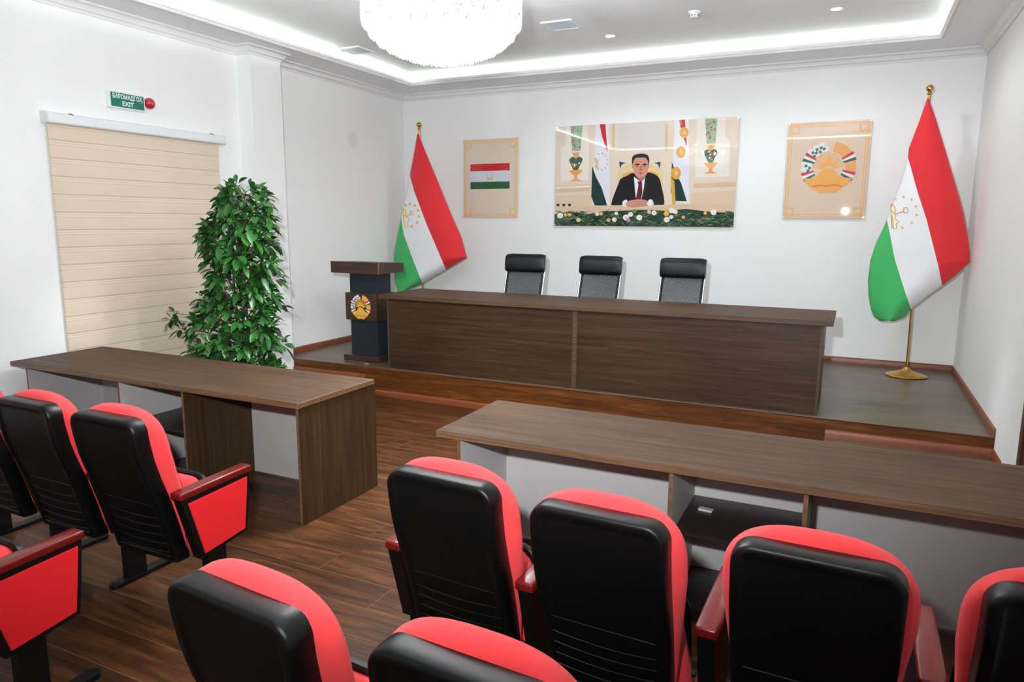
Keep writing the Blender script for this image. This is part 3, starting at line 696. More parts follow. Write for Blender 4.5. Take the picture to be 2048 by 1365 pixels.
def pflag(x_, y_):
    P('white', [(x_-50, y_), (x_+90, y_-5), (x_+105, y_+860), (x_-62, y_+840), (x_-62, y_+380)])
    P('red', [(x_-8, y_), (x_+52, y_-2), (x_+62, y_+120), (x_+78, y_+285), (x_+62, y_+250), (x_+20, y_+130)])
    P('green', [(x_-78, y_+430), (x_-40, y_+540), (x_+20, y_+650), (x_+80, y_+835), (x_-50, y_+832), (x_-86, y_+740)])
pflag(565, 155); pflag(1380, 108)
for k in range(9):
    a = math.radians(-110+k*32); ell('gold', 575+70*math.cos(a), 540+85*math.sin(a), 9, 9, 6)
P('tan', [(500, 500), (520, 560), (520, 610), (550, 620), (545, 560), (560, 520), (540, 530), (530, 500)])
for x_, y_, r in ((1425, 240, 46), (1395, 440, 50), (1345, 655, 52)):
    ell('gold', x_, y_, r, r*1.25); ell('orange', x_+4, y_, r*.5, r*.7); ell('chair', x_+4, y_, r*.28, r*.4)
P('gold', [(1290, 690), (1330, 740), (1345, 975), (1310, 975), (1300, 840)])
# armchair and man
P('chair', [(755, 640), (820, 590), (880, 560), (1080, 560), (1150, 600), (1215, 625), (1205, 760), (1150, 800), (800, 800), (760, 760)], 4)
P('orange', [(800, 665), (880, 640), (1100, 640), (1165, 660), (1170, 800), (795, 800)])
for s_, x_ in ((1, 800), (-1, 1150)):
    P('navy', [(x_-36*s_, 540), (x_-8*s_, 545), (x_+28*s_, 552), (x_+6*s_, 560), (x_-14*s_, 575), (x_-26*s_, 610)], 3)
P('suit', [(905, 655), (850, 680), (780, 715), (755, 770), (720, 860), (690, 950), (700, 995), (820, 1000), (1090, 995), (1215, 985), (1226, 920), (1205, 820), (1180, 720), (1140, 675), (1060, 650), (985, 700)], 4)
P('suit2', [(925, 690), (900, 780), (935, 920), (945, 920), (940, 760)]); P('suit2', [(1035, 680), (1060, 780), (1010, 925), (1000, 920), (1015, 760)])
P('shirt', [(915, 690), (950, 720), (985, 745), (1020, 715), (1030, 690), (1018, 800), (995, 920), (938, 922), (925, 800)])
P('tie', [(950, 742), (995, 740), (1000, 775), (1002, 860), (990, 925), (935, 925), (948, 860), (962, 775)])
P('skin2', [(925, 640), (1040, 640), (1022, 705), (985, 738), (945, 705)])
P('skin', [(905, 545), (915, 500), (985, 475), (1050, 500), (1062, 560), (1056, 640), (1030, 685), (985, 702), (938, 685), (910, 630)], 5)
ell('skin', 902, 590, 9, 22, 10); ell('skin', 1064, 588, 9, 22, 10)
P('hair', [(897, 575), (893, 510), (915, 472), (985, 456), (1048, 468), (1070, 510), (1066, 575), (1054, 530), (1030, 500), (985, 498), (935, 502), (912, 530)], 4)
for x_ in (948, 1024):
    P('hair', [(x_-26, 566), (x_, 556), (x_+26, 562), (x_+24, 572), (x_-24, 576)]); ell('dark', x_, 584, 12, 5, 10)
P('skin2', [(980, 580), (992, 580), (1004, 625), (986, 634), (968, 626)]); P('lips', [(955, 656), (985, 650), (1018, 655), (985, 664)])
P('table', [(105, 1010), (480, 990), (700, 985), (1230, 980), (1950, 960), (1945, 1080), (105, 1090)])
P('shirt', [(805, 945), (845, 930), (860, 990), (830, 1000), (800, 985)], 3); P('shirt', [(1065, 935), (1100, 925), (1120, 975), (1080, 995), (1060, 980)], 3)
P('skin', [(835, 965), (880, 935), (960, 925), (1040, 932), (1075, 960), (1060, 990), (990, 1000), (920, 1008), (850, 1000)], 4)
for k in range(5): P('skin2', [(905+k*26, 938+k*2), (910+k*26, 938+k*2), (942+k*22, 985), (936+k*22, 987)])
ell('flow', 1068, 965, 16, 20, 12)
# flower bank
P('leafd', [(105, 1080), (250, 1050), (450, 1075), (700, 1045), (1000, 1030), (1250, 1040), (1450, 1020), (1700, 1050), (1945, 1060), (1938, 1206), (105, 1194)])
for k in range(420):
    x_ = rnd.uniform(110, 1935); y_ = rnd.uniform(1050, 1195); a = rnd.uniform(-0.8, 0.8); l_ = rnd.uniform(25, 60)
    c, s = math.cos(a), math.sin(a); q = rnd.uniform(3, 8)
    P(rnd.choice(['leafm', 'leafm', 'leafl', 'leafl', 'leafd', 'navy', 'dark']), [(x_-l_*c, y_-l_*s), (x_+q*s, y_-q*c), (x_+l_*c, y_+l_*s), (x_-q*s, y_+q*c)])
for x_, y_, r, key in ((165, 1092, 30, 'flow'), (220, 1085, 16, 'yel'), (260, 1082, 18, 'yel'), (352, 1137, 22, 'chair'), (545, 1075, 20, 'flow'), (585, 1072, 18, 'yel'), (660, 1138, 20, 'orange'), (720, 1132, 24, 'flow'), (838, 1110, 32, 'flow'), (862, 1135, 22, 'lil'), (885, 1078, 26, 'flow'), (740, 1068, 18, 'flow'), (975, 1110, 30, 'flow'), (1125, 1062, 26, 'flow'), (1075, 1052, 20, 'chair'), (925, 1045, 22, 'leafl'), (1252, 1068, 28, 'yel'), (1255, 1130, 30, 'flow'), (1302, 1105, 22, 'white'), (1305, 1038, 30, 'flow'), (1345, 1052, 24, 'flow'), (1425, 1105, 18, 'orange'), (1735, 1055, 30, 'flow'), (1650, 1062, 18, 'yel')):
    ell(key, x_, y_, r, r*0.95, 12); ell('sand' if key == 'flow' else key, x_+r*.1, y_+r*.1, r*.4, r*.35, 8)
pic.build('print', [pm('pic_'+k, c) for k, c in PC.items()], t, fix=False)
pins(t, -pw/2, pw/2, -ph/2, ph/2, -0.022)
t.rotation_euler = (-0.006, 0, 0); t.location.y = -0.006

# ------------------------------------------------------------------ flags on brass stands
mfl = bpy.data.materials.new('flag_cloth'); mfl.use_nodes = True; nt = mfl.node_tree; bs = nt.nodes['Principled BSDF']
at = nt.nodes.new('ShaderNodeAttribute'); at.attribute_name = 'band'
rp = nt.nodes.new('ShaderNodeValToRGB'); rp.color_ramp.interpolation = 'CONSTANT'; e = rp.color_ramp.elements
e[0].position = 0.0; e[0].color = (*lin((66, 178, 98)), 1); e[1].position = 1/3; e[1].color = (*lin((242, 242, 244)), 1)
k = e.new(2/3); k.color = (*lin((222, 46, 52)), 1)
nt.links.new(at.outputs['Fac'], rp.inputs['Fac']); nt.links.new(rp.outputs['Color'], bs.inputs['Base Color'])
bs.inputs['Roughness'].default_value = 0.7; bs.inputs['Sheen Weight'].default_value = 0.2; bs.inputs['Specular IOR Level'].default_value = 0.25
def interp(pl, y):
    """x on a polyline given as (x,y) sorted by y, linear beyond its ends"""
    for (xa, ya), (xb, yb) in zip(pl[:-1], pl[1:]):
        if y <= yb or (xb, yb) == pl[-1]:
            return xa+(xb-xa)*(y-ya)/(yb-ya)
def flag(name, label, base, yf, ytop, ybot, left, right, wg, rw, ball, crown, stars):
    t = thing(name, label, 'flag', base, 'national flags on brass floor stands')
    o3 = np.array(base)
    pt = un(ball[0], ball[1], 1, base[1])-o3
    b = MB(); b.lathe([(0.0, 0.0), (0.185, 0.0), (0.19, 0.008), (0.18, 0.018), (0.12, 0.032), (0.06, 0.05), (0.03, 0.07), (0.018, 0.09), (0.0, 0.09)], n=40); b.build('base', m_gold, t, smooth=50)
    b = MB(); b.cyl((0, 0, 0.08), (pt[0], pt[1], pt[2]-0.03), 0.0125, n=16); b.build('pole', m_gold, t, smooth=50)
    b = MB(); b.sphere((pt[0], pt[1], pt[2]), 0.034, 20); b.lathe([(0.013, -0.06), (0.022, -0.05), (0.016, -0.036), (0.012, -0.03)], (pt[0], pt[1], pt[2]), 20); b.build('finial', m_gold, t, smooth=60)
    NR, NC = 110, 36; vs = []; band = []
    def world(px, py, v, u):
        # cloth hangs round the pole: edges fall back, the middle swells towards the hall
        y = yf-0.125*math.sin(PI*min(max(u, 0), 1))**0.8*(0.15+0.85*min(1, v*2.2))-0.02*math.sin(7*u+3*v)*v
        return un(px, py, 1, y)-o3
    def uvof(px, py):
        xl = interp(left, py); xr = interp(right, py); return (px-xl)/max(1e-3, xr-xl), (py-ytop)/(ybot-ytop)
    for i in range(NR+1):
        v = i/NR; py = ytop+(ybot-ytop)*v; xl = interp(left, py); xr = interp(right, py)
        if xr < xl+0.5: xr = xl+0.5
        a = interp(wg, py); c = interp(rw, py)
        for j in range(NC+1):
            u = j/NC; px = xl+(xr-xl)*u; vs.append(world(px, py, v, u))
            if px < a: q = 1/3+(px-a)*0.004
            elif px < c: q = 1/3+(px-a)/max(c-a, 1e-3)/3
            else: q = 2/3+(px-c)*0.004
            band.append(min(max(q, 0.01), 0.99))
    fs = [(i*(NC+1)+j, i*(NC+1)+j+1, (i+1)*(NC+1)+j+1, (i+1)*(NC+1)+j) for i in range(NR) for j in range(NC)]
    b = MB(); b.add(vs, fs)
    o = b.build('cloth', mfl, t, smooth=80, fix=False)
    at_ = o.data.attributes.new('band', 'FLOAT', 'POINT'); at_.data.foreach_set('value', band)
    md = o.modifiers.new('thickness', 'SOLIDIFY'); md.thickness = 0.003; md.offset = -1
    b = MB()
    def onf(px, py):
        u, v = uvof(px, py); p = world(px, py, v, u); return (p[0], p[1]-0.004, p[2])
    for pl in crown:
        dense = []
        for (xa, ya), (xb, yb) in zip(pl[:-1], pl[1:]):
            for k_ in range(4): dense.append((xa+(xb-xa)*k_/4, ya+(yb-ya)*k_/4))
        dense.append(pl[-1]); b.tube([onf(*q) for q in dense], 0.009, 6, flat=0.003)
    for sx_, sy_ in stars:
        R_ = 3.8; pts = [onf(sx_+(R_ if q % 2 == 0 else R_*.45)*math.sin(PI*q/5), sy_-(R_ if q % 2 == 0 else R_*.45)*math.cos(PI*q/5)) for q in range(10)]
        b.add(pts, [tuple(range(10))])
    b.build('emblem', mat('flag_gold', (226, 180, 70), 0.6), o, fix=False, label='gold crown and seven stars')
def zs(pts, s, ox, oy): return [(x/s+ox, y/s+oy) for x, y in pts]
# right flag
cr = [zs(p, 13.65, 1760, 370) for p in ([(300, 560), (330, 1190), (450, 1180), (440, 1060), (510, 1000), (420, 930), (420, 820), (480, 770), (640, 720)], [(300, 560), (330, 520), (400, 590), (430, 700), (400, 800)],
      [(640, 720), (660, 630), (730, 620), (770, 690), (740, 760), (680, 770), (640, 720)], [(330, 830), (360, 1000), (370, 1180)], [(310, 690), (400, 800)])]
stR = zs([(425, 390), (645, 330), (865, 405), (980, 590), (1000, 825), (865, 1040), (610, 1170)], 13.65, 1760, 370)
bR = un(1812, 752, 2, HS)
flag('flag', 'taller-looking national flag on brass stand at the right end of the stage', (float(bR[0]), float(bR[1]), HS), float(bR[1])-0.03, 197, 642,
     [(1855, 197), (1838, 245), (1818, 297), (1816, 318), (1800, 370), (1784, 410), (1770, 450), (1753, 485), (1741, 520), (1736, 560), (1737, 590), (1742, 620), (1748, 634), (1760, 642)],
     [(1857, 197), (1872, 240), (1890, 300), (1908, 360), (1925, 420), (1935, 470), (1940, 505), (1940, 525), (1905, 556), (1885, 571), (1850, 596), (1821, 619), (1808, 635), (1790, 642)],
     [(1748, 380), (1767, 420), (1776, 450), (1789, 519), (1809, 583), (1822, 622), (1830, 650)],
     [(1790, 230), (1817, 318), (1835, 385), (1853, 440), (1876, 532), (1884, 573), (1900, 640)], (1860, 177), cr, stR)
# left flag
crL = [zs(p, 3.689, 770, 230) for p in ([(133, 690), (150, 832), (172, 825), (168, 795), (182, 772), (165, 752), (168, 745), (190, 735)], [(133, 690), (148, 700), (158, 722), (156, 745)],
       [(190, 735), (188, 716), (202, 710), (212, 722), (205, 738), (190, 735)], [(140, 740), (158, 752)])]
stL = zs([(152, 667), (186, 655), (222, 668), (245, 705), (253, 750), (237, 795), (197, 822)], 3.689, 770, 230)
bL = (0.56, -0.45, HS)
flag('flag', 'national flag on brass stand in the left corner behind the podium', bL, bL[1]-0.03, 268, 584,
     [(835, 268), (828, 308), (821, 345), (819, 360), (811, 390), (804, 425), (800, 447), (794, 475), (789, 500), (788, 520), (789, 545), (791, 570), (797, 584)],
     [(837, 268), (847, 295), (872, 355), (903, 431), (922, 474), (933, 515), (920, 523), (892, 540), (868, 553), (845, 567), (830, 574), (808, 584)],
     [(785, 380), (800, 418), (804, 447), (808, 470), (819, 501), (832, 536), (845, 568), (855, 590)],
     [(805, 300), (820, 352), (828, 382), (851, 444), (873, 496), (892, 541), (905, 580)], (838, 250), crL, stL)

# ------------------------------------------------------------------ office chairs behind the table
mm = bpy.data.materials.new('chair_mesh'); mm.use_nodes = True; nt = mm.node_tree; bs = nt.nodes['Principled BSDF']
bs.inputs['Base Color'].default_value = (*lin((26, 33, 37)), 1); bs.inputs['Roughness'].default_value = 0.5
tr = nt.nodes.new('ShaderNodeBsdfTransparent'); mxs = nt.nodes.new('ShaderNodeMixShader')
tc = nt.nodes.new('ShaderNodeTexCoord'); sepn = nt.nodes.new('ShaderNodeSeparateXYZ'); nt.links.new(tc.outputs['Object'], sepn.inputs[0])
def sinw(sock, f):
    a = nt.nodes.new('ShaderNodeMath'); a.operation = 'MULTIPLY'; a.inputs[1].default_value = f; nt.links.new(sock, a.inputs[0])
    c = nt.nodes.new('ShaderNodeMath'); c.operation = 'SINE'; nt.links.new(a.outputs[0], c.inputs[0]); return c.outputs[0]
mu = nt.nodes.new('ShaderNodeMath'); mu.operation = 'MULTIPLY'; nt.links.new(sinw(sepn.outputs['X'], 200), mu.inputs[0]); nt.links.new(sinw(sepn.outputs['Z'], 200), mu.inputs[1])
mr = nt.nodes.new('ShaderNodeMapRange'); mr.inputs[1].default_value = -0.6; mr.inputs[2].default_value = 0.6; mr.inputs[3].default_value = 0.05; mr.inputs[4].default_value = 0.26
nt.links.new(mu.outputs[0], mr.inputs[0]); nt.links.new(mr.outputs[0], mxs.inputs[0])
nt.links.new(bs.outputs[0], mxs.inputs[1]); nt.links.new(tr.outputs[0], mxs.inputs[2]); nt.links.new(mxs.outputs[0], nt.nodes['Material Output'].inputs[0])
def back_y(z):      # height above the stage -> forward offset of the backrest (the sitter faces -y, back leans to +y)
    return 0.10+max(0, min(z, 0.97)-0.48)*0.42+(max(0, z-0.97)*0.12)
def office_chair(label, loc, rz):
    t = thing('office_chair', label, 'office chair', loc, 'mesh-backed office chairs behind the stage table', rz)
    b = MB(); rows = [0.50+0.46*i/12 for i in range(13)]
    vs = [(x, back_y(z)+0.012*(1-(x/0.2)**2), z) for z in rows for x in (-0.2, -0.1, 0, 0.1, 0.2)]
    b.add(vs, [(i*5+j, i*5+j+1, (i+1)*5+j+1, (i+1)*5+j) for i in range(12) for j in range(4)]); b.build('mesh_back', mm, t, smooth=80, fix=False)
    for s_ in (-1, 1):
        pts = [(s_*0.215, -0.20, 0.47), (s_*0.215, 0.0, 0.45), (s_*0.215, 0.07, 0.46)]+[(s_*0.215, back_y(z)+0.004, z) for z in (0.5, 0.6, 0.7, 0.8, 0.9, 1.0, 1.06, 1.12)]
        b = MB(); b.tube(pts, 0.012, 10); b.build('side_rail', m_chrome, t, smooth=60)
        b = MB(); b.tube([(s_*0.198, back_y(z)-0.006, z) for z in rows], 0.012, 8); b.build('edge_trim', m_leather, t, smooth=60)
        b = MB(); b.tube([(s_*0.22, -0.16, 0.48), (s_*0.27, -0.18, 0.56), (s_*0.275, -0.12, 0.66), (s_*0.275, 0.10, 0.67), (s_*0.225, 0.17, 0.66)], 0.011, 8)
        ar = b.build('arm', m_chrome, t, smooth=60)
        b = MB(); b.box(s_*0.275-0.022, s_*0.275+0.022, -0.14, 0.13, 0.672, 0.695, bev=0.008); b.build('arm_pad', m_leather, ar)
    b = MB(); loops = []
    for i in range(15):
        x = -0.222+0.444*i/14; k = 1-0.12*(abs(x)/0.222)**10
        loops.append([(x, back_y(1.05)-0.02+0.058*k*math.cos(a)*(1.0)+(0.2*(0.095*k*math.sin(a))), 1.045+0.1*k*(abs(math.sin(a))**0.6)*(1 if math.sin(a) > 0 else -1)) for a in [2*PI*q/20 for q in range(20)]])
    b.loft(loops, cap0=True, cap1=True); b.build('headrest', m_leather, t, smooth=50)
    b = MB(); b.box(-0.22, 0.22, -0.24, 0.2, 0.42, 0.49, bev=0.03, seg=3); b.build('seat', m_leather, t, smooth=40)
    b = MB(); b.cyl((0, 0, 0.12), (0, 0, 0.30), 0.03, n=16); b.cyl((0, 0, 0.30), (0, 0, 0.42), 0.018, n=16); b.box(-0.1, 0.1, -0.1, 0.1, 0.39, 0.42, bev=0.005); b.build('gas_lift', m_metal, t, smooth=40)
    for k in range(5):
        a = 2*PI*k/5+0.3; c, s = math.cos(a), math.sin(a)
        b = MB(); b.tube([(0.02*c, 0.02*s, 0.13), (0.15*c, 0.15*s, 0.11), (0.29*c, 0.29*s, 0.075)], [0.022, 0.018, 0.013], 8); lg = b.build('base_arm', m_chrome, t, smooth=60)
        b = MB(); b.cyl((0.29*c-s*0.022, 0.29*s+c*0.022, 0.03), (0.29*c+s*0.022, 0.29*s-c*0.022, 0.03), 0.03, n=16); b.build('caster', m_metal, lg, smooth=40)
    return t
o1 = office_chair('black mesh office chair nearest the podium, behind the stage table', (2.47, -1.60, HS), 0.12)
dup(o1, (3.30, -1.58, HS), 'middle black mesh office chair, under the portrait print').rotation_euler = (0, 0, 0.04)
dup(o1, (4.15, -1.58, HS), 'rightmost black mesh office chair behind the stage table').rotation_euler = (0, 0, 0.02)

# ------------------------------------------------------------------ plant
random.seed(11)
PLX, PLY = 1.13, -4.10
t = thing('potted_plant', 'tall bushy column of glossy dark green leaves behind left desk', 'plant', (PLX, PLY, 0))
b = MB(); b.lathe([(0.0, 0.0), (0.14, 0.0), (0.15, 0.01), (0.185, 0.30), (0.20, 0.32), (0.20, 0.35), (0.18, 0.35), (0.175, 0.31), (0.0, 0.31)], n=36); b.build('pot', mat('pot_white', (214, 214, 212), 0.35), t, smooth=40)
b = MB(); b.lathe([(0.176, 0.30), (0.1, 0.315), (0.0, 0.32)], n=24); b.build('soil', mat('soil', (52, 38, 28), 0.95, noise=0.3), t)
st = MB(); mleaf = mat('leaf_green', (40, 88, 33), 0.32, spec=0.55, noise=0.45, nscale=9)
lf = MB()
# half widths (left, right) by height, read along the column
prof = [(0.40, 0.56, 0.42), (0.57, 0.58, 0.42), (0.75, 0.55, 0.44), (0.93, 0.56, 0.42), (1.10, 0.48, 0.38), (1.24, 0.34, 0.34), (1.36, 0.38, 0.40), (1.58, 0.35, 0.43), (1.74, 0.30, 0.42), (1.86, 0.20, 0.41), (1.98, 0.14, 0.36), (2.06, 0.05, 0.26)]
def half(z):
    for (a, l, r), (c, l2, r2) in zip(prof[:-1], prof[1:]):
        if z <= c:
            q = max(0, (z-a)/(c-a)); return l+(l2-l)*q, r+(r2-r)*q
    return 0.06, 0.08
def leaf(p, d, L_, wd, droop):
    d = d.normalized(); side = d.cross(Vector((0, 0, 1)))
    if side.length < 0.1: side = Vector((1, 0, 0))
    side.normalize(); roll = random.uniform(-0.6, 0.6); upv = side.cross(d); side = side*math.cos(roll)+upv*math.sin(roll); upv = side.cross(d)
    pts = []; ts = (0, 0.12, 0.35, 0.62, 0.85, 1.0); ws = (0.04, 0.06, 0.72, 1.0, 0.66, 0.03)
    for q, w_ in zip(ts, ws):
        c_ = p+d*L_*q+Vector((0, 0, -1))*droop*L_*q*q
        up_ = upv*0.18*wd*w_
        pts += [c_-side*wd*w_*0.5+up_, c_, c_+side*wd*w_*0.5+up_]
    lf.add(pts, [f for i in range(5) for f in ((i*3, i*3+1, i*3+4, i*3+3), (i*3+1, i*3+2, i*3+5, i*3+4))])
def rosette(p, out, n, Lm):
    out = out.normalized(); a = out.orthogonal().normalized(); c = out.cross(a); ph = random.uniform(0, 6)
    for k in range(n):
        an = ph+2.4*k; sp = random.uniform(0.55, 1.15)
        d = out*random.uniform(0.25, 0.9)+(a*math.cos(an)+c*math.sin(an))*sp+Vector((0, 0, random.uniform(-0.25, 0.2)))
        leaf(p+d*0.012, d, Lm*random.uniform(0.75, 1.15), Lm*random.uniform(0.38, 0.48), random.uniform(0.1, 0.55))
for q in range(3):
    ph = q*2.1; st.tube([(0.05*math.cos(ph+z*1.5), 0.05*math.sin(ph+z*1.5), z) for z in [0.3+0.19*i for i in range(10)]], [0.013-0.0009*i for i in range(10)], 6)
for k in range(300):
    z = 0.42+1.62*((k+random.random())/300)**1.05; a = random.uniform(0, 2*PI); l_, r_ = half(z)
    # screen-left of the plant is about -x, screen-right +x
    rad = (l_ if math.cos(a) < 0 else r_)*random.uniform(0.50, 0.93); rad -= 0.05
    c = Vector((math.cos(a)*rad, math.sin(a)*min(rad, 0.42)*0.82, z)); s0 = Vector((0.04*math.cos(a), 0.04*math.sin(a), z-random.uniform(0.08, 0.2)))
    st.tube([s0, s0.lerp(c, 0.55)+Vector((0, 0, 0.02)), c], [0.0045, 0.0035, 0.002], 5)
    rosette(c, Vector((math.cos(a), math.sin(a), random.uniform(0.0, 0.9))), random.randint(5, 8), random.uniform(0.10, 0.135))
for bx, bz in ((-0.66, 0.99), (-0.72, 0.93), (-0.60, 0.86), (-0.52, 0.66), (0.42, 0.62), (0.12, 2.05)):     # stray side shoots
    c = Vector((bx, -0.1 if abs(bx) > 0.1 else 0, bz)); s0 = Vector((bx*0.3, 0, bz-0.1)); st.tube([s0, s0.lerp(c, 0.5)+Vector((0, 0, 0.03)), c], [0.005, 0.004, 0.002], 5)
    rosette(c, Vector((bx, -0.1, 0.2)), 6, 0.10)
st.build('stems', mat('stem_brown', (74, 62, 40), 0.7), t, smooth=60, fix=False)
lf.build('foliage', mleaf, t, smooth=60, fix=False)

# ------------------------------------------------------------------ theatre chairs
def prof_y(z):
    P_ = [(0.25, -0.155), (0.40, -0.190), (0.55, -0.232), (0.68, -0.278), (0.76, -0.300), (0.86, -0.318), (1.0, -0.330)]
    for (a, y0), (c, y1) in zip(P_[:-1], P_[1:]):
        if z <= c: return y0+(y1-y0)*(z-a)/(c-a)
    return -0.33
def rounded_outline(zb, zt, hw, rt, rb, n=10, arch=0.0):
    """closed outline (x,z); hw(z) half width, rt / rb corner radii at top / bottom"""
    R = []
    for i in range(n+1):     # right bottom corner
        a = -PI/2+PI/2*i/n; z = zb+rb+rb*math.sin(a); R.append((hw(z)-rb+rb*math.cos(a), z))
    for i in range(1, 14): z = zb+rb+(zt-rt-zb-rb)*i/14; R.append((hw(z), z))
    for i in range(n+1):
        a = PI/2*i/n; z = zt-rt+rt*math.sin(a); R.append((hw(min(z, zt-rt))-rt+rt*math.cos(a), z-arch*(((hw(z)-rt+rt*math.cos(a))/hw(z))**2 if z > zt-rt*0.6 else 0)*0))
    top = R[-1]; bot = R[0]
    mid = [(top[0]*(1-2*i/8), top[1]+arch*(1-(1-2*i/8)**2)) for i in range(1, 8)]
    Lf = [(-x, z) for x, z in reversed(R)]
    midb = [(-bot[0]*(1-2*i/6), bot[1]) for i in range(1, 6)]
    return R+mid+Lf+midb
def cushion_outline(zb, zt, hw, h, rb, n=10, p=2.7):
    """same point count as rounded_outline, but with a superelliptic arched top"""
    R = []
    for i in range(n+1):
        a = -PI/2+PI/2*i/n; z = zb+rb+rb*math.sin(a); R.append((hw(z)-rb+rb*math.cos(a), z))
    for i in range(1, 14): z = zb+rb+(zt-h-zb-rb)*i/14; R.append((hw(z), z))
    W_ = hw(zt-h); top = []
    for i in range(15):
        a = PI/2*i/14; top.append((W_*max(0, math.cos(a))**(2/p), zt-h+h*math.sin(a)**(2/p)))
    R += top[:11]; bot = R[0]
    mid = top[11:15]+[(-x, z) for x, z in reversed(top[11:14])]
    return R+mid+[(-x, z) for x, z in reversed(R)]+[(-bot[0]*(1-2*i/6), bot[1]) for i in range(1, 6)]
def offset(poly, d):
    n = len(poly); out = []
    for i in range(n):
        a = Vector(poly[i-1]); c = Vector(poly[(i+1) % n]); tdir = (c-a)
        if tdir.length < 1e-9: out.append(poly[i]); continue
        tdir.normalize(); nrm = Vector((tdir.y, -tdir.x)); out.append((poly[i][0]-nrm.x*d, poly[i][1]-nrm.y*d))
    return out
def shrink(poly, k, zc): return [(x*k, zc+(z-zc)*k) for x, z in poly]
def hw_shell(z): return 0.206+0.006*min(1, max(0, (z-0.35)/0.35))
def hw_cush(z): return 0.222+0.025*min(1, max(0, (z-0.52)/0.22))
def chair_parts(t, mirror=1):
    zc = 0.6
    # black moulded back shell
    ol = rounded_outline(0.240, 0.950, hw_shell, 0.062, 0.02)
    mp = lambda poly, d: [(x, prof_y(z)+d, z) for x, z in poly]
    lo = [mp(offset(ol, 0.012), 0.074), mp(offset(ol, 0.002), 0.073), mp(ol, 0.068), mp(ol, 0.03), mp(offset(ol, 0.002), 0.012), mp(offset(ol, 0.005), 0.005), mp(offset(ol, 0.010), 0.001), mp(offset(ol, 0.018), 0.0), mp(offset(ol, 0.032), 0.0015), mp(offset(ol, 0.037), 0.006), mp(offset(ol, 0.045), 0.007)]
    io = offset(ol, 0.045)
    for k in (0.86, 0.7, 0.5, 0.3, 0.12, 0.01): lo.append(mp(shrink(io, k, zc), 0.007))
    b = MB(); b.loft(lo, cap1=True)
    for k in range(6):                                      # moulded ribs in the lower half
        z0 = 0.536-k*0.045-(0.012 if k else 0); sag = 0.0 if k == 0 else 0.016
        if k == 0: pts = [(-0.186+0.372*i/12, 0, z0) for i in range(13)]
        else: pts = [(-0.186+0.372*i/12, 0, z0-sag*(1-((i-6)/6)**2)) for i in range(13)]
        b.tube([(x, prof_y(z)+0.0065, z) for x, _, z in pts], 0.0026, 6)
    b.build('back_shell', m_plastic, t, smooth=35)
    # red padded backrest in front of it
    oc = cushion_outline(0.47, 0.980, hw_cush, 0.19, 0.05)
    def blend(k): return [(xa+(xb-xa)*k, za+(zb_-za)*k) for (xa, za), (xb, zb_) in zip(offset(ol, 0.003), oc)]
    lo = [mp(offset(ol, 0.03), 0.060), mp(blend(0.0), 0.066), mp(blend(0.45), 0.076), mp(blend(0.8), 0.090), mp(oc, 0.110), mp(offset(oc, 0.003), 0.126), mp(offset(oc, 0.012), 0.139), mp(offset(oc, 0.032), 0.149)]
    io = offset(oc, 0.032)
    for k, d in ((0.85, 0.154), (0.65, 0.158), (0.4, 0.160), (0.15, 0.161), (0.01, 0.161)): lo.append(mp(shrink(io, k, zc), d))
    b = MB(); b.loft(lo, cap0=True, cap1=True); b.build('backrest', m_red, t, smooth=50)
    # tipped-up seat: red pad behind, black pan in front
    os_ = rounded_outline(0.238, 0.585, lambda z: 0.243-0.052*min(1, max(0, (z-0.30)/0.2)), 0.09, 0.035)
    ms = lambda poly, d: [(x, 0.0+0.10*(z-0.43)+d, z) for x, z in poly]
    lo = [ms(shrink(os_, 0.02, 0.43), -0.052), ms(shrink(os_, 0.5, 0.43), -0.052), ms(offset(os_, 0.04), -0.046), ms(offset(os_, 0.012), -0.034), ms(os_, -0.012), ms(offset(os_, 0.002), 0.022), ms(offset(os_, 0.006), 0.026)]
    b = MB(); b.loft(lo, cap0=True, cap1=True); st_ = b.build('seat', m_red, t, smooth=50)
    op = rounded_outline(0.29, 0.598, lambda z: 0.222-0.02*max(0, (z-0.40)/0.2), 0.10, 0.03)
    lo = [ms(offset(op, 0.006), 0.024), ms(op, 0.030), ms(offset(op, 0.003), 0.050), ms(offset(op, 0.03), 0.068), ms(shrink(op, 0.6, 0.43), 0.074), ms(shrink(op, 0.02, 0.43), 0.074)]
    b = MB(); b.loft(lo, cap0=True, cap1=True); b.build('seat_pan', m_plastic, st_, smooth=40, label='black plastic pan under the seat')
    b = MB(); b.cyl((-0.245, 0.0, 0.33), (0.245, 0.0, 0.33), 0.011, n=12); b.build('pivot_bar', m_metal, t, smooth=40)
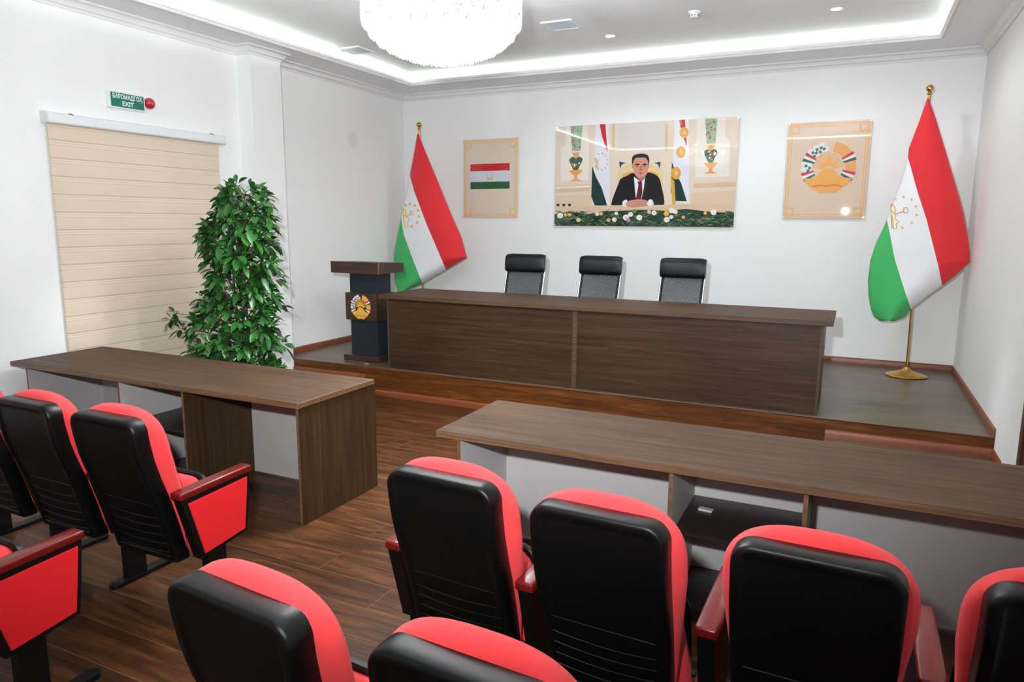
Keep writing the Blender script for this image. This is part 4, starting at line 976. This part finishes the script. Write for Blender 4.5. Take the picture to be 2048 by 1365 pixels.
def arm_stand(t, x, outer=0):
    """armrest stand at local x; outer: +1/-1 carries a red panel on that side"""
    oy = [(-0.195, 0.585), (0.195, 0.598), (0.180, 0.44), (0.162, 0.302), (0.060, 0.288), (-0.09, 0.272), (-0.108, 0.270)]
    hwx = 0.026
    b = MB(); b.prism(oy, 'x', x-hwx, x+hwx)
    sd = b.build('arm_stand', m_metal, t)
    if outer:
        ins = [(-0.160, 0.553), (0.178, 0.568), (0.164, 0.44), (0.148, 0.316), (-0.088, 0.290)]
        b = MB(); xs = x+outer*hwx
        n = len(ins); A_ = [(xs, y, z) for y, z in ins]; Bq = [(xs+outer*0.006, y*0.98, 0.43+(z-0.43)*0.98) for y, z in ins]
        b.loft([A_, Bq], cap0=True, cap1=True); b.build('side_panel', m_redside, sd, label='red fabric side panel')
    b = MB(); w_ = 0.034
    b.box(-w_, w_, -0.203, 0.205, 0.0, 0.034, bev=0.009, seg=3)
    b.v = [(vx+x, vy, vz+0.582+0.03*vy) for vx, vy, vz in b.v]
    b.build('armrest', m_arm, sd, smooth=40)
    b = MB(); b.box(x-0.022, x+0.022, -0.070, 0.035, 0.018, 0.285, bev=0.004); lg = b.build('leg', m_metal, t)
    b = MB(); n = 10
    ol = [(x+0.030*math.cos(PI+PI*i/n), -0.125+0.030*math.sin(PI+PI*i/n)) for i in range(n+1)]+[(x+0.030*math.cos(PI*i/n), 0.20+0.030*math.sin(PI*i/n)) for i in range(n+1)]
    b.prism(ol, 'z', 0.0, 0.022); b.lathe([(0.017, 0.022), (0.016, 0.027), (0.0, 0.028)], (x, -0.123, 0), 16)
    b.build('foot_bar', m_metal, lg, smooth=40)
GRP = 'red and black theatre chairs'
SP = 0.5675
def make_chair(label, x, y, arms):
    t = thing('theatre_chair', label, 'theatre chair', (x, y, 0), GRP)
    chair_parts(t)
    for sx, outer in arms: arm_stand(t, sx*SP/2, outer)
    return t
YR1R, YR1L, YR2R, YR2L = -6.225, -6.20, -7.055, -7.03
first = make_chair('red theatre chair of the right front row, second from the aisle', 5.064, YR1R-0.02, [(-1, 0)])
first.rotation_euler.z = -0.04
dup(first, (5.652, YR1R-0.025, 0), 'red theatre chair of the right front row, third from the aisle').rotation_euler = (0, 0, -0.03)
make_chair('red theatre chair cut by the right photo edge, nearest the right wall', 6.226, YR1R-0.005, [(-1, 0), (1, 1)])
c = make_chair('red theatre chair at the aisle end of the right front row', 4.503, YR1R+0.035, [(-1, -1)]); c.rotation_euler.z = -0.05
c = make_chair('near red theatre chair at the aisle end of the right second row', 4.492, YR2R, [(-1, -1)]); c.rotation_euler.z = -0.09
c = make_chair('near red theatre chair of the right second row, second from the aisle', 5.072, YR2R, [(-1, 0), (1, 0)]); c.rotation_euler.z = -0.06
make_chair('red theatre chair with red side panel at the aisle end of the left front row', 2.812, YR1L, [(-1, 0), (1, 1)])
dup(first, (2.812-SP, YR1L, 0), 'red theatre chair of the left front row, second from the aisle').rotation_euler = (0, 0, 0)
dup(first, (2.812-2*SP, YR1L, 0), 'red theatre chair of the left front row, third from the aisle, cut by photo edge').rotation_euler = (0, 0, 0)
make_chair('near red theatre chair of the left second row, only its side panel and armrest showing', 2.810, YR2L, [(-1, 0), (1, 1)])
